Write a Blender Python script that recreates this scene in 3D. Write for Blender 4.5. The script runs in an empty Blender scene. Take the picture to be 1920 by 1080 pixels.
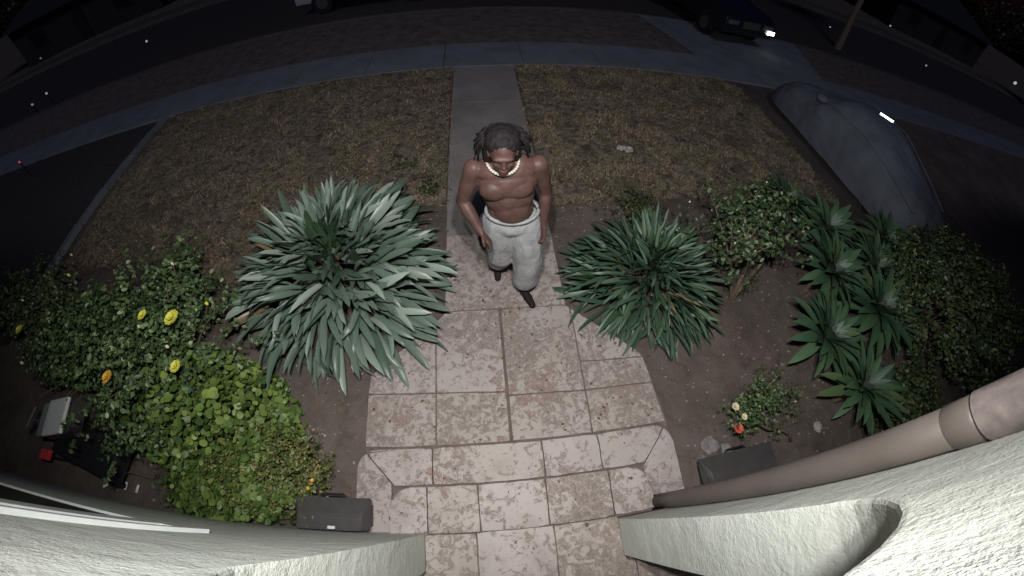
import bpy, bmesh, math, random
import numpy as np
from mathutils import Vector, Matrix, Euler, noise
random.seed(7); rng = np.random.default_rng(11)
R = math.radians
sc = bpy.context.scene
C = sc.collection

# ---------------------------------------------------------------- camera (doorbell fisheye), metres
H = 2.9
pitch, yaw, roll = 0.98150902, 0.12472805, -0.04057747
f_mm = 699.738 * 36.0 / 1920.0
a3 = -0.0628336
cp, sp, cy_, sy_ = math.cos(pitch), math.sin(pitch), math.cos(yaw), math.sin(yaw)
F = Vector((sy_ * cp, cy_ * cp, -sp)); R0 = Vector((cy_, -sy_, 0)); D0 = -(R0.cross(F))
cr, sr = math.cos(roll), math.sin(roll)
Rt = R0 * cr + D0 * sr; Dn = -R0 * sr + D0 * cr
cam = bpy.data.cameras.new('camera'); co = bpy.data.objects.new('camera', cam); C.objects.link(co)
co.matrix_world = Matrix(((Rt.x, -Dn.x, -F.x, 0), (Rt.y, -Dn.y, -F.y, 0), (Rt.z, -Dn.z, -F.z, H), (0, 0, 0, 1)))
cam.type = 'PANO'
cam.sensor_width = 36; cam.sensor_fit = 'HORIZONTAL'
cam.panorama_type = 'FISHEYE_LENS_POLYNOMIAL'
cam.fisheye_fov = R(200)
cam.fisheye_polynomial_k0 = 0
cam.fisheye_polynomial_k1 = -1 / f_mm
cam.fisheye_polynomial_k2 = 0
cam.fisheye_polynomial_k3 = -a3 / f_mm ** 3
cam.fisheye_polynomial_k4 = 0
cam.clip_start = 0.01; cam.clip_end = 2000
sc.camera = co

# ---------------------------------------------------------------- night sky, faint moon, flood light
w = bpy.data.worlds.new('World'); sc.world = w; w.use_nodes = True
nt = w.node_tree; nt.nodes.clear()
out = nt.nodes.new('ShaderNodeOutputWorld'); bg = nt.nodes.new('ShaderNodeBackground')
sky = nt.nodes.new('ShaderNodeTexSky'); sky.sky_type = 'NISHITA'; sky.sun_disc = False
sky.sun_elevation = R(-2.6); sky.sun_rotation = R(180); sky.ozone_density = 6; sky.dust_density = 0
bg.inputs['Strength'].default_value = 0.15
nt.links.new(sky.outputs[0], bg.inputs[0]); nt.links.new(bg.outputs[0], out.inputs[0])
sun = bpy.data.lights.new('moon', 'SUN'); sun.energy = 0.18; sun.angle = R(14); sun.color = (.80, .86, 1)
so = bpy.data.objects.new('moon', sun); C.objects.link(so); so.rotation_euler = (R(40), R(-12), 0)
sc.view_settings.view_transform = 'Standard'; sc.view_settings.look = 'None'
sc.view_settings.exposure = 0.35; sc.view_settings.gamma = 1
sc.view_settings.use_curve_mapping = False
LAMP_W = 312.0
LAMP_AIM = Vector((0.2, 4.1, 0))
sc.cycles.use_denoising = True

# ---------------------------------------------------------------- helpers
def tag(o, label=None, cat=None, group=None, kind=None):
    if label: o['label'] = label
    if cat: o['category'] = cat
    if group: o['group'] = group
    if kind: o['kind'] = kind
    return o
def empty(name, loc=(0, 0, 0), rz=0.0, **k):
    o = bpy.data.objects.new(name, None); C.objects.link(o); o.location = loc; o.rotation_euler = (0, 0, rz)
    o.empty_display_size = .1
    return tag(o, **k)
def link(name, me, parent=None, loc=None, rot=None, scale=None):
    o = bpy.data.objects.new(name, me); C.objects.link(o)
    if parent: o.parent = parent
    if loc is not None: o.location = loc
    if rot is not None: o.rotation_euler = rot
    if scale is not None: o.scale = scale
    return o
def mesh(name, bm, m, smooth=False):
    me = bpy.data.meshes.new(name); bm.to_mesh(me); bm.free()
    if m: me.materials.append(m)
    if smooth:
        for p in me.polygons: p.use_smooth = True
    return me
def obj(name, bm, m, parent=None, smooth=False, **k):
    return link(name, mesh(name, bm, m, smooth), parent, **k)
def npmesh(name, V, polys, m, smooth=False):
    """V (n,3), polys (k,s) int array"""
    V = np.asarray(V, np.float32); polys = np.asarray(polys, np.int32)
    me = bpy.data.meshes.new(name); k, s = polys.shape
    me.vertices.add(len(V)); me.vertices.foreach_set('co', V.ravel())
    me.loops.add(k * s); me.loops.foreach_set('vertex_index', polys.ravel())
    me.polygons.add(k); me.polygons.foreach_set('loop_start', np.arange(0, k * s, s, dtype=np.int32))
    try: me.polygons.foreach_set('loop_total', np.full(k, s, dtype=np.int32))
    except Exception: pass
    me.update(calc_edges=True); me.validate()
    if m: me.materials.append(m)
    if smooth: me.polygons.foreach_set('use_smooth', np.ones(k, bool))
    return me
def box(bm, x0, x1, y0, y1, z0, z1, mat=None, bev=0):
    vs = [bm.verts.new((x, y, z)) for z in (z0, z1) for x, y in ((x0, y0), (x1, y0), (x1, y1), (x0, y1))]
    if mat is not None:
        for v in vs: v.co = mat @ v.co
    fs = []
    for q in ((3, 2, 1, 0), (4, 5, 6, 7), (0, 1, 5, 4), (1, 2, 6, 5), (2, 3, 7, 6), (3, 0, 4, 7)):
        fs.append(bm.faces.new([vs[i] for i in q]))
    if bev:
        es = {e for f in fs for e in f.edges}
        bmesh.ops.bevel(bm, geom=list(es), offset=bev, segments=2, affect='EDGES', profile=.6)
def prism(bm, pts, z0, z1, bev=0):
    """vertical prism from a CCW outline"""
    lo = [bm.verts.new((x, y, z0)) for x, y in pts]; hi = [bm.verts.new((x, y, z1)) for x, y in pts]
    n = len(pts)
    top = bm.faces.new(hi); bm.faces.new(lo[::-1])
    for i in range(n):
        j = (i + 1) % n
        bm.faces.new((lo[i], lo[j], hi[j], hi[i]))
    if bev: bmesh.ops.bevel(bm, geom=list(top.edges), offset=bev, segments=2, affect='EDGES', profile=.5)
def tube(bm, pts, rad, n=8, caps=True):
    pts = [Vector(p) for p in pts]
    if not hasattr(rad, '__len__'): rad = [rad] * len(pts)
    rings = []; up = None
    for i, p in enumerate(pts):
        t = (pts[min(i + 1, len(pts) - 1)] - pts[max(i - 1, 0)]).normalized()
        if up is None:
            up = t.orthogonal().normalized()
        up = (up - t * up.dot(t)).normalized(); s = t.cross(up)
        rings.append([bm.verts.new(p + (up * math.cos(a) + s * math.sin(a)) * rad[i]) for a in [2 * math.pi * k / n for k in range(n)]])
    for a, b in zip(rings, rings[1:]):
        for k in range(n):
            bm.faces.new((a[k], a[(k + 1) % n], b[(k + 1) % n], b[k]))
    if caps:
        bm.faces.new(rings[0][::-1]); bm.faces.new(rings[-1])
def ball(bm, c, r, sub=2, rot=None):
    m = Matrix.Translation(Vector(c))
    if rot is not None: m = m @ Euler(rot).to_matrix().to_4x4()
    if hasattr(r, '__len__'): m = m @ Matrix.Diagonal((*r, 1))
    else: m = m @ Matrix.Diagonal((r, r, r, 1))
    bmesh.ops.create_icosphere(bm, subdivisions=sub, radius=1, matrix=m)

# ---------------------------------------------------------------- materials
class N:
    def __init__(s, name):
        s.m = bpy.data.materials.new(name); s.m.use_nodes = True; s.t = s.m.node_tree
        s.b = s.t.nodes['Principled BSDF']; s.pos = None
    def new(s, t, **k):
        n = s.t.nodes.new(t)
        for a, v in k.items(): setattr(n, a, v)
        return n
    def l(s, a, b): s.t.links.new(a, b)
    def P(s):
        if s.pos is None: s.pos = s.new('ShaderNodeNewGeometry').outputs['Position']
        return s.pos
    def O(s): return s.new('ShaderNodeTexCoord').outputs['Object']
    def noise(s, scale, detail=4, rough=.55, dist=0, vec=None, off=None):
        n = s.new('ShaderNodeTexNoise'); n.inputs['Scale'].default_value = scale; n.inputs['Detail'].default_value = detail
        n.inputs['Roughness'].default_value = rough; n.inputs['Distortion'].default_value = dist
        v = vec or s.P()
        if off:
            a = s.new('ShaderNodeVectorMath', operation='ADD'); s.l(v, a.inputs[0]); a.inputs[1].default_value = off; v = a.outputs[0]
        s.l(v, n.inputs['Vector']); return n.outputs['Fac']
    def ramp(s, f, stops, interp='LINEAR'):
        n = s.new('ShaderNodeValToRGB'); n.color_ramp.interpolation = interp
        e = n.color_ramp.elements
        while len(e) < len(stops): e.new(.5)
        for i, (p, c) in enumerate(stops):
            e[i].position = p; e[i].color = (*c, 1) if hasattr(c, '__len__') else (c, c, c, 1)
        s.l(f, n.inputs[0]); return n.outputs[0]
    def mix(s, f, a, b, mode='MIX'):
        n = s.new('ShaderNodeMix', data_type='RGBA', blend_type=mode)
        for i, v in ((0, f), (6, a), (7, b)):
            if isinstance(v, (int, float)): n.inputs[i].default_value = v
            elif isinstance(v, tuple): n.inputs[i].default_value = (*v, 1)
            else: s.l(v, n.inputs[i])
        return n.outputs[2]
    def math(s, op, a, b=0.0, clamp=False):
        n = s.new('ShaderNodeMath', operation=op); n.use_clamp = clamp
        for i, v in ((0, a), (1, b)):
            if isinstance(v, (int, float)): n.inputs[i].default_value = v
            else: s.l(v, n.inputs[i])
        return n.outputs[0]
    def bump(s, h, strength=.5, dist=.01):
        n = s.new('ShaderNodeBump'); n.inputs['Strength'].default_value = strength; n.inputs['Distance'].default_value = dist
        s.l(h, n.inputs['Height']); s.l(n.outputs[0], s.b.inputs['Normal'])
    def done(s, col=None, rough=.8, spec=.3, metal=0):
        if col is not None:
            if isinstance(col, tuple): s.b.inputs['Base Color'].default_value = (*col, 1)
            else: s.l(col, s.b.inputs['Base Color'])
        if isinstance(rough, (int, float)): s.b.inputs['Roughness'].default_value = rough
        else: s.l(rough, s.b.inputs['Roughness'])
        s.b.inputs['Specular IOR Level'].default_value = spec; s.b.inputs['Metallic'].default_value = metal
        return s.m
def simple(name, c, rough=.7, spec=.3, var=.25, scale=12, metal=0, bump=.15):
    n = N(name); f = n.noise(scale, 5)
    col = n.mix(n.ramp(f, [(.3, 0.0), (.7, 1.0)]), tuple(v * (1 - var) for v in c), tuple(min(1, v * (1 + var)) for v in c))
    if bump: n.bump(f, bump, .004)
    return n.done(col, rough, spec, metal)
def emit(name, c, s):
    n = N(name); n.b.inputs['Emission Color'].default_value = (*c, 1); n.b.inputs['Emission Strength'].default_value = s
    return n.done(tuple(c), .4)

def m_soil():
    n = N('soil'); a = n.noise(1.1, 5, .6); b = n.noise(38, 6, .7); c = n.noise(7, 5, .65, .6)
    col = n.mix(n.ramp(a, [(.35, 0.0), (.65, 1.0)]), (.125, .102, .088), (.195, .162, .142))
    col = n.mix(n.ramp(c, [(.45, 0.0), (.72, .55)]), col, (.075, .056, .046))
    col = n.mix(n.ramp(b, [(.62, 0.0), (.72, .6)]), col, (.26, .21, .18))
    n.bump(n.math('ADD', b, c), .7, .02)
    return n.done(col, .95, .1)
def m_lawn():
    n = N('dry_lawn'); a = n.noise(.9, 5, .6); b = n.noise(20, 6, .75); c = n.noise(7, 5, .7, 1.0)
    col = n.mix(n.ramp(c, [(.38, 0.0), (.62, 1.0)]), (.13, .105, .082), (.50, .41, .325))
    col = n.mix(n.ramp(a, [(.45, 0.0), (.65, .6)]), col, (.17, .165, .10))
    col = n.mix(n.ramp(b, [(.4, 0.5), (.6, 0.0)]), col, (.04, .03, .02))
    n.bump(n.math('ADD', b, c), 1.0, .04)
    return n.done(col, .95, .08)
def m_concrete(name, base, stain=.35):
    n = N(name); a = n.noise(1.6, 6, .6); b = n.noise(90, 4, .6); c = n.noise(11, 6, .7, .8)
    col = n.mix(n.ramp(a, [(.3, 0.0), (.7, 1.0)]), tuple(v * .78 for v in base), tuple(v * 1.15 for v in base))
    col = n.mix(n.ramp(c, [(.55, 0.0), (.75, stain)]), col, tuple(v * .5 for v in base))
    n.bump(n.math('ADD', b, c), .25, .004)
    return n.done(col, .88, .2)
def m_tile():
    """old painted flagstone: paint worn through in islands with darker rims"""
    n = N('worn_painted_tile')
    cov = n.noise(1.7, 3, .55, 0, off=(3.1, 1.7, 0))                  # how worn a neighbourhood is
    isl = n.noise(15, 5, .65, .9)
    fine = n.noise(34, 5, .65, .5, off=(5, 2, 1))
    big = n.noise(4.2, 4, .6, .5, off=(9, 4, 0))
    oi = n.new('ShaderNodeObjectInfo').outputs['Random']
    paint = n.mix(big, (.37, .33, .315), (.53, .475, .455))
    paint = n.mix(n.math('MULTIPLY', oi, .8), paint, (.40, .365, .32))
    worn = n.mix(n.ramp(fine, [(.4, 0.0), (.62, 1.0)]), (.20, .165, .145), (.33, .28, .25))
    worn = n.mix(n.ramp(n.noise(2.3, 2, .5, 0, off=(1, 8, 0)), [(.53, 0.0), (.64, .7)]), worn, (.30, .175, .145))
    c2 = n.math('ADD', n.math('MULTIPLY', n.math('SUBTRACT', cov, .47), 1.5), n.math('MULTIPLY', n.math('SUBTRACT', oi, .5), .16))
    thr = n.math('ADD', isl, n.math('MULTIPLY', c2, .40))
    thr = n.math('ADD', thr, n.math('MULTIPLY', n.math('SUBTRACT', fine, .5), .30))
    mask = n.math('MULTIPLY', n.ramp(thr, [(.53, 0.0), (.56, 1.0)]), n.ramp(fine, [(.3, 1.0), (.65, .6)]))
    sq = n.math('ABSOLUTE', n.math('SUBTRACT', n.noise(16, 4, .6, 1.2, off=(2, 6, 3)), .5))
    squig = n.math('MULTIPLY', n.ramp(sq, [(.010, 1.0), (.03, 0.0)]), n.ramp(thr, [(.44, 0.0), (.50, .9)]))
    rim = n.math('MAXIMUM', n.ramp(thr, [(.505, 0.0), (.532, .9), (.56, 0.0)]), squig)
    col = n.mix(mask, paint, worn)
    col = n.mix(n.math('MULTIPLY', rim, n.ramp(fine, [(.4, .1), (.58, .9)])), col, (.15, .105, .095))
    col = n.mix(n.ramp(n.noise(2.9, 4, .6, .3, off=(7, 1, 5)), [(.5, 0.0), (.66, .45)]), col, (.27, .225, .20))
    pits = n.ramp(n.noise(21, 3, .5, .2, off=(0, 0, 7)), [(.69, 0.0), (.715, 1.0)])
    col = n.mix(pits, col, (.12, .085, .075))
    dust = n.ramp(n.noise(60, 2, .5), [(.66, 0.0), (.72, .5)])
    col = n.mix(dust, col, (.55, .5, .46))
    h = n.math('SUBTRACT', n.math('MULTIPLY', fine, .3), n.math('MULTIPLY', mask, .6))
    n.bump(h, .45, .004)
    return n.done(col, n.ramp(mask, [(0, .55), (1, .85)]), .3)
def m_stucco():
    n = N('white_stucco'); a = n.noise(150, 3, .6); b = n.noise(55, 4, .7); c = n.noise(2.2, 4); d = n.noise(9, 4, .6, .4)
    col = n.mix(n.ramp(c, [(.3, 0.0), (.7, 1.0)]), (.66, .71, .645), (.77, .80, .72))
    col = n.mix(n.ramp(b, [(.60, 0.0), (.72, .35)]), col, (.42, .45, .40))
    col = n.mix(n.ramp(n.noise(1.1, 5, .65, .5, off=(4, 0, 2)), [(.52, 0.0), (.75, .30)]), col, (.46, .46, .40))
    amp = n.ramp(n.noise(3.2, 3, .6, .5, off=(2, 3, 9)), [(.35, .35), (.65, 1.0)])
    n.bump(n.math('ADD', n.math('MULTIPLY', n.math('ADD', n.math('MULTIPLY', a, .5), b), amp), n.math('MULTIPLY', d, 1.5)), .75, .008)
    return n.done(col, .88, .2)
def m_leaf(name, dark, light, rough=.45, spec=.5, streak=True, sub=None, under=None, dead=False):
    n = N(name); oi = n.new('ShaderNodeObjectInfo').outputs['Random']
    pos = n.noise(5, 3, .5)
    f = n.math('ADD', n.math('MULTIPLY', n.math('POWER', oi, 1.7), .85), n.math('MULTIPLY', pos, .2))
    col = n.mix(f, dark, light)
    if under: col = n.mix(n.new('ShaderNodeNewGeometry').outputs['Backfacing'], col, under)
    if dead: col = n.mix(n.ramp(oi, [(.965, 0.0), (.97, 1.0)], 'CONSTANT'), col, (.20, .15, .08))
    if sub: col = n.mix(n.ramp(oi, [(.86, 0.0), (.9, 1.0)], 'CONSTANT'), col, sub)
    n.b.inputs['Transmission Weight'].default_value = 0
    n.bump(n.noise(60, 3), .1, .003)
    return n.done(col, rough, spec)
def m_mass(name, dark, light, rough=.5, spec=.45, tint=None):
    n = N(name)
    g = n.new('ShaderNodeNewGeometry').outputs['Random Per Island']
    col = n.mix(g, dark, light)
    if tint: col = n.mix(n.ramp(g, [(.9, 0.0), (.93, 1.0)]), col, tint)
    return n.done(col, rough, spec)

M = dict(
    soil=m_soil(), lawn=m_lawn(), tile=m_tile(), stucco=m_stucco(),
    path=m_concrete('path_concrete', (.27, .25, .245)), walk=m_concrete('sidewalk_concrete', (.19, .21, .24)),
    drive=m_concrete('driveway_concrete', (.10, .085, .08)), asphalt=simple('asphalt', (.06, .056, .056), .9, .2),
    park=simple('parkway_dirt', (.15, .125, .118), .95, .1, .35, 4),
    grout=simple('grout', (.17, .135, .12), .95, .1),
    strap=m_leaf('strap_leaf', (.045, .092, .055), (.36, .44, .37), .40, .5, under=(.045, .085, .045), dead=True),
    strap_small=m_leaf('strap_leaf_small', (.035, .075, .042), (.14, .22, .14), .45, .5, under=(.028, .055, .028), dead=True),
    rosette=m_leaf('rosette_leaf', (.055, .12, .065), (.12, .215, .11), .5, .4, sub=(.11, .165, .07)),
    gera=m_leaf('round_leaf', (.06, .13, .028), (.27, .37, .08), .5, .4),
    gera_mass=m_mass('round_leaf_mass', (.035, .08, .018), (.17, .25, .055)),
    rose_l=m_mass('rose_leaf_mass', (.030, .062, .024), (.13, .205, .075), tint=(.26, .33, .16)),
    lant=m_mass('lantana_mass', (.06, .075, .02), (.16, .20, .05), tint=(.3, .2, .1)),
    citrus=m_mass('citrus_leaf_mass', (.028, .058, .026), (.10, .15, .065), .42, .5, tint=(.24, .28, .17)),
    hedge=m_mass('hedge_leaf_mass', (.03, .055, .022), (.11, .155, .065), .42, .5, tint=(.2, .22, .11)),
    weed=m_mass('weed_mass', (.03, .05, .02), (.10, .125, .045)),
    wood=simple('stem_wood', (.17, .13, .095), .85, .2, .35, 30),
    yellow=simple('yellow_petal', (.68, .66, .10), .6, .3, .12), orange=simple('apricot_petal', (.75, .45, .06), .6, .3, .15),
    cream=simple('cream_petal', (.75, .68, .45), .6, .3, .1), pink=simple('pink_petal', (.70, .12, .09), .6, .3, .2),
    pipe=simple('brown_pipe_paint', (.13, .110, .098), .5, .4, .08, 6), upipe=simple('pale_pipe_paint', (.19, .16, .15), .6, .3, .25, 30, bump=.5), bracket=simple('pale_bracket_paint', (.24, .21, .20), .55, .4, .1),
    dark_plastic=simple('dark_grey_plastic', (.072, .068, .068), .5, .4, .12), darker=simple('black_plastic', (.018, .017, .02), .5, .4),
    white=simple('white_paint', (.72, .76, .74), .5, .4, .05), trimgrey=simple('grey_trim_paint', (.24, .28, .27), .7, .3, .1),
    glass=simple('dark_glass', (.01, .012, .014), .08, .6, .1, bump=0), red=simple('red_plastic', (.6, .05, .06), .45, .4),
    cover=simple('car_cover_fabric', (.135, .15, .19), .8, .25, .12, 2.5), tyre=simple('tyre_rubber', (.015, .015, .016), .85, .3),
    carpaint=simple('dark_car_paint', (.012, .014, .02), .25, .6, .1, bump=0), carwhite=simple('pale_car_paint', (.35, .35, .38), .3, .5, .05, bump=0),
    chrome=simple('chrome', (.9, .9, .92), .30, .5, .02, metal=1, bump=0),
    stone=simple('pebble', (.27, .23, .21), .9, .2, .5, 40), pale=simple('pale_litter', (.45, .40, .38), .9, .2, .3, 30),
    deadleaf=simple('dead_leaf', (.17, .10, .06), .9, .2, .4, 20),
    rock=simple('garden_rock', (.26, .23, .23), .9, .2, .35, 25),
)
g_ = N('dry_grass_blade'); isl_ = g_.new('ShaderNodeNewGeometry').outputs['Random Per Island']
gc_ = g_.mix(isl_, (.22, .17, .115), (.50, .40, .28)); gc_ = g_.mix(g_.ramp(g_.noise(6.5, 4, .65, .8), [(.42, 0.0), (.6, .75)]), gc_, (.15, .125, .08))
gc_ = g_.mix(g_.ramp(g_.noise(2.1, 4, .6, 0, off=(4, 4, 0)), [(.5, 0.0), (.68, .7)]), gc_, (.15, .17, .085)); M['grass'] = g_.done(gc_, .85, .15)
s = N('skin'); f1 = s.noise(14, 4); cs = s.mix(s.ramp(f1, [(.35, 0.0), (.65, 1.0)]), (.088, .046, .040), (.125, .070, .060))
s.bump(s.math('ADD', s.noise(90, 3), s.noise(22, 4)), .25, .004); M['skin'] = s.done(cs, .5, .35)
M['hair'] = simple('dark_hair', (.014, .011, .012), .75, .3, .4, 40, bump=.6)
M['shorts'] = simple('off_white_cotton', (.38, .39, .40), .9, .15, .06, 6)
q_ = N('off_white_cotton_cloth'); tc_ = q_.new('ShaderNodeMapping'); q_.l(q_.P(), tc_.inputs['Vector']); tc_.inputs['Scale'].default_value = (1, 1, .35)
w_ = q_.noise(13, 4, .6, .8, vec=tc_.outputs[0]); q_.bump(q_.math('ADD', w_, q_.math('MULTIPLY', q_.noise(300, 2), .08)), .7, .03)
M['shorts'] = q_.done(q_.mix(q_.ramp(w_, [(.35, 0.0), (.65, 1.0)]), (.33, .335, .345), (.41, .42, .43)), .9, .12)
M['shoe'] = simple('black_sock_knit', (.022, .016, .015), .8, .2)
M['bead'] = simple('ivory_bead', (.62, .56, .48), .45, .4, .08)
M['lip'] = simple('lips', (.16, .055, .05), .5, .4); M['eye'] = simple('eye', (.25, .22, .2), .3, .5)

# ---------------------------------------------------------------- ground
def sheet(name, pts, z, m, parent=None, kind='structure', sub=0):
    bm = bmesh.new(); f = bm.faces.new([bm.verts.new((x, y, z)) for x, y in pts])
    bmesh.ops.recalc_face_normals(bm, faces=bm.faces)
    if f.normal.z < 0: f.normal_flip()
    o = obj(name, bm, m, parent)
    if kind: o['kind'] = kind
    return o
# soil: one sheet to the horizon, uneven near the house
xs = np.unique(np.concatenate([[-600, -200, -60, -20, -10], np.arange(-7, 9.01, .12), [10, 20, 60, 200, 600]]))
ys = np.unique(np.concatenate([[-600, -200, -60, -20, -5, -.6], np.arange(-.3, 7.0, .12), [8, 12, 20, 60, 200, 600]]))
V = []; 
def gz(x, y):
    if abs(x) > 9 or y < -.3 or y > 3.2: return -.03
    z = -.02 + .022 * noise.noise(Vector((x * 1.3, y * 1.3, 0))) + .012 * noise.noise(Vector((x * 5, y * 5, 3)))
    inpath = max(-1.1 - x, x - 1.42)
    k = min(1, max(0, (inpath - .0) / .25))
    kk = min(1, max(0, (3.2 - y) / .3))
    return -.03 + (z + .03) * k * kk
for y in ys:
    for x in xs: V.append((x, y, gz(x, y)))
nx = len(xs); P = [(j * nx + i, j * nx + i + 1, (j + 1) * nx + i + 1, (j + 1) * nx + i) for j in range(len(ys) - 1) for i in range(nx - 1)]
link('ground', npmesh('ground', V, P, M['soil'], True))['kind'] = 'structure'

# lawns (curved bed edge), slightly raised
def lawn(pts, label):
    bm = bmesh.new(); prism(bm, pts, -.06, .012)
    bmesh.ops.triangulate(bm, faces=bm.faces)
    o = obj('lawn', bm, M['lawn']); o['kind'] = 'structure'; return o
LAWN_L = [(-.40, 3.12), (-.40, 6.83), (-6.42, 6.83), (-6.5, 2.75), (-4.6, 2.7), (-3.8, 2.54), (-3.0, 2.25), (-2.4, 2.15), (-1.9, 2.5), (-1.2, 3.0)]
LAWN_R = [(.74, 3.02), (1.9, 3.1), (2.7, 3.12), (3.8, 3.35), (4.9, 3.3), (5.35, 3.1), (5.35, 6.83), (.74, 6.83)]
lawn(LAWN_L[::-1], ''); lawn(LAWN_R, '')
# sidewalk slabs
sw = empty('sidewalk', (0, 7.47, 0), kind='structure')
bm = bmesh.new(); box(bm, -1.0, 1.0, -.0, 1.0, 0, 1)
bm.free()
slab_meshes = []
for k in range(3):
    bm = bmesh.new(); box(bm, -.745, .745, -.62, .62, -.08, .02, bev=.008); slab_meshes.append(mesh('slab', bm, M['walk']))
for k in range(-16, 17):
    link('slab', slab_meshes[k % 3], sw, (k * 1.5 + .17, 0, random.uniform(-.002, .003)))
# parkway strip, kerb, road
sheet('parkway', [(-40, 8.12), (40, 8.12), (40, 10.9), (-40, 10.9)], -.02, M['park'])
sheet('road', [(-120, 11.05), (120, 11.05), (120, 19.5), (-120, 19.5)], -.10 + .085, M['asphalt'])
bm = bmesh.new(); box(bm, -120, 4.6, 10.9, 11.05, -.1, .04, bev=.015); box(bm, 10.6, 120, 10.9, 11.05, -.1, .04, bev=.015)
obj('kerb', bm, M['drive'])['kind'] = 'structure'
bm = bmesh.new(); box(bm, -120, 120, 21.0, 22.3, -.05, .04)
obj('far_pavement', bm, M['drive'])['kind'] = 'structure'
# driveway and its apron
sheet('driveway', [(5.4, -1), (9.2, -1), (9.2, 6.85), (5.4, 6.85)], -.012, M['drive'])
sheet('driveway_apron', [(5.1, 8.12), (9.4, 8.12), (10.6, 11.05), (4.6, 11.05)], .004, M['walk'])
sheet('neighbour_drive', [(-30, 1.5), (-6.95, 1.5), (-6.75, 6.8), (-30, 6.8)], -.012, M['asphalt'])
# thin border kerb between the lawn and next door
bs = empty('border_strip', (-6.7, 4.6, 0), kind='structure')
for k in range(6):
    bm = bmesh.new(); box(bm, -.07, .07, -.42, .42, -.06, .05, bev=.01)
    link('block', mesh('block', bm, M['walk']), bs, (-.10 + .03 * (k - 2.5), (k - 2.5) * .86 + .0, 0))

# ---------------------------------------------------------------- front path: tiles and slabs
path = empty('front_path', (.15, 1.7, 0), kind='structure')
bm = bmesh.new(); prism(bm, [(-1.02, .44), (1.34, .44), (1.34, -.2), (1.37, -.2), (1.375, .6), (1.30, 1.15), (.70, 1.69), (.69, 6.82), (-.37, 6.82), (-.37, 1.70), (-1.0, 1.12)], -.08, -.002)
o = obj('bedding', bm, M['grout'], path); o.location = (-.15, -1.7, 0)
def jit(poly, a=.006): return [(x + random.uniform(-a, a), y + random.uniform(-a, a)) for x, y in poly]
def inset(poly, d):
    c = Vector((sum(p[0] for p in poly) / len(poly), sum(p[1] for p in poly) / len(poly)))
    n = len(poly); res = []
    for i in range(n):
        p0, p1, p2 = Vector(poly[i - 1]), Vector(poly[i]), Vector(poly[(i + 1) % n])
        e1 = (p1 - p0).normalized(); e2 = (p2 - p1).normalized()
        n1 = Vector((-e1.y, e1.x)); n2 = Vector((-e2.y, e2.x)); b = (n1 + n2)
        k = d / max(.35, (1 + n1.dot(n2))); res.append(tuple(p1 + b * k))
    return res
def area(poly): return sum(poly[i - 1][0] * poly[i][1] - poly[i][0] * poly[i - 1][1] for i in range(len(poly)))
def dense(poly, step=.07, wob=.004):
    r = []
    for i in range(len(poly)):
        a = Vector(poly[i]); b = Vector(poly[(i + 1) % len(poly)]); n = max(1, int((b - a).length / step))
        for k in range(n):
            p = a.lerp(b, k / n); q = noise.noise(Vector((p.x * 9, p.y * 9, 2.2))); q2 = noise.noise(Vector((p.x * 9, p.y * 9, 8.2)))
            r.append((p.x + wob * q * 1.5, p.y + wob * q2 * 1.5))
    return r
def stone(name, poly, z0, z1, m, parent, off, gap=.006, bev=.005):
    if area(poly) < 0: poly = poly[::-1]
    poly = dense(inset(poly, gap))
    bm = bmesh.new(); dz = random.uniform(-.002, .002); prism(bm, poly, z0, z1 + dz, bev)
    o = obj(name, bm, m, parent); o.location = tuple(-v for v in off); return o
off = (.15, 1.7, 0)
T = [[(-1.03, .526), (-.46, .526), (-.46, .955), (-1.03, .965)], [(-.46, .526), (.104, .526), (.104, .93), (-.46, .955)],
     [(.118, .526), (.745, .526), (.745, .88), (.118, .90)], [(.745, .526), (1.368, .526), (1.355, .62), (1.335, .88), (.745, .88)],
     [(-1.03, .965), (-.46, .955), (-.46, 1.62), (-1.02, 1.13)], [(-.46, .955), (.104, .93), (.104, 1.70), (-.385, 1.71), (-.46, 1.62)],
     [(.118, .90), (.745, .88), (.745, 1.135), (.745, 1.67), (.715, 1.70), (.118, 1.70)], [(.745, .88), (1.335, .88), (1.315, 1.12), (.745, 1.135)],
     [(.745, 1.135), (1.315, 1.12), (1.26, 1.20), (.745, 1.67)],
     [(-.385, 1.71), (.112, 1.70), (.715, 1.70), (.712, 2.62), (-.382, 2.62)]]
for t in T: stone('tile', t, -.05, .008, M['tile'], path, off)
for k in range(3):
    y0 = 2.62 + k * 1.4; stone('slab', [(-.382, y0), (.712, y0), (.712, y0 + 1.4), (-.382, y0 + 1.4)], -.05, .010, M['path'], path, off, .004)

# ---------------------------------------------------------------- entrance steps
steps = empty('entrance_steps', (.14, .2, 0), label='two broad rounded-corner steps of worn cream flagstone rising to the doorway', cat='steps')
so_ = (.14, .2, 0)
def rounded(x0, x1, y0, y1, r, n=6):
    p = [(x0, y0), (x1, y0)]
    for k in range(n + 1):
        a = k / n * math.pi / 2; p.append((x1 - r + r * math.cos(a), y1 - r + r * math.sin(a)))
    for k in range(n + 1):
        a = math.pi / 2 + k / n * math.pi / 2; p.append((x0 + r + r * math.cos(a), y1 - r + r * math.sin(a)))
    return p
def clip(poly, a, b, c):
    """keep a*x+b*y<=c"""
    r = []
    for i in range(len(poly)):
        p, q = poly[i - 1], poly[i]; dp = a * p[0] + b * p[1] - c; dq = a * q[0] + b * q[1] - c
        if (dp < 0) != (dq < 0):
            t = dp / (dp - dq); r.append((p[0] + t * (q[0] - p[0]), p[1] + t * (q[1] - p[1])))
        if dq <= 0: r.append(q)
    return r
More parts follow.
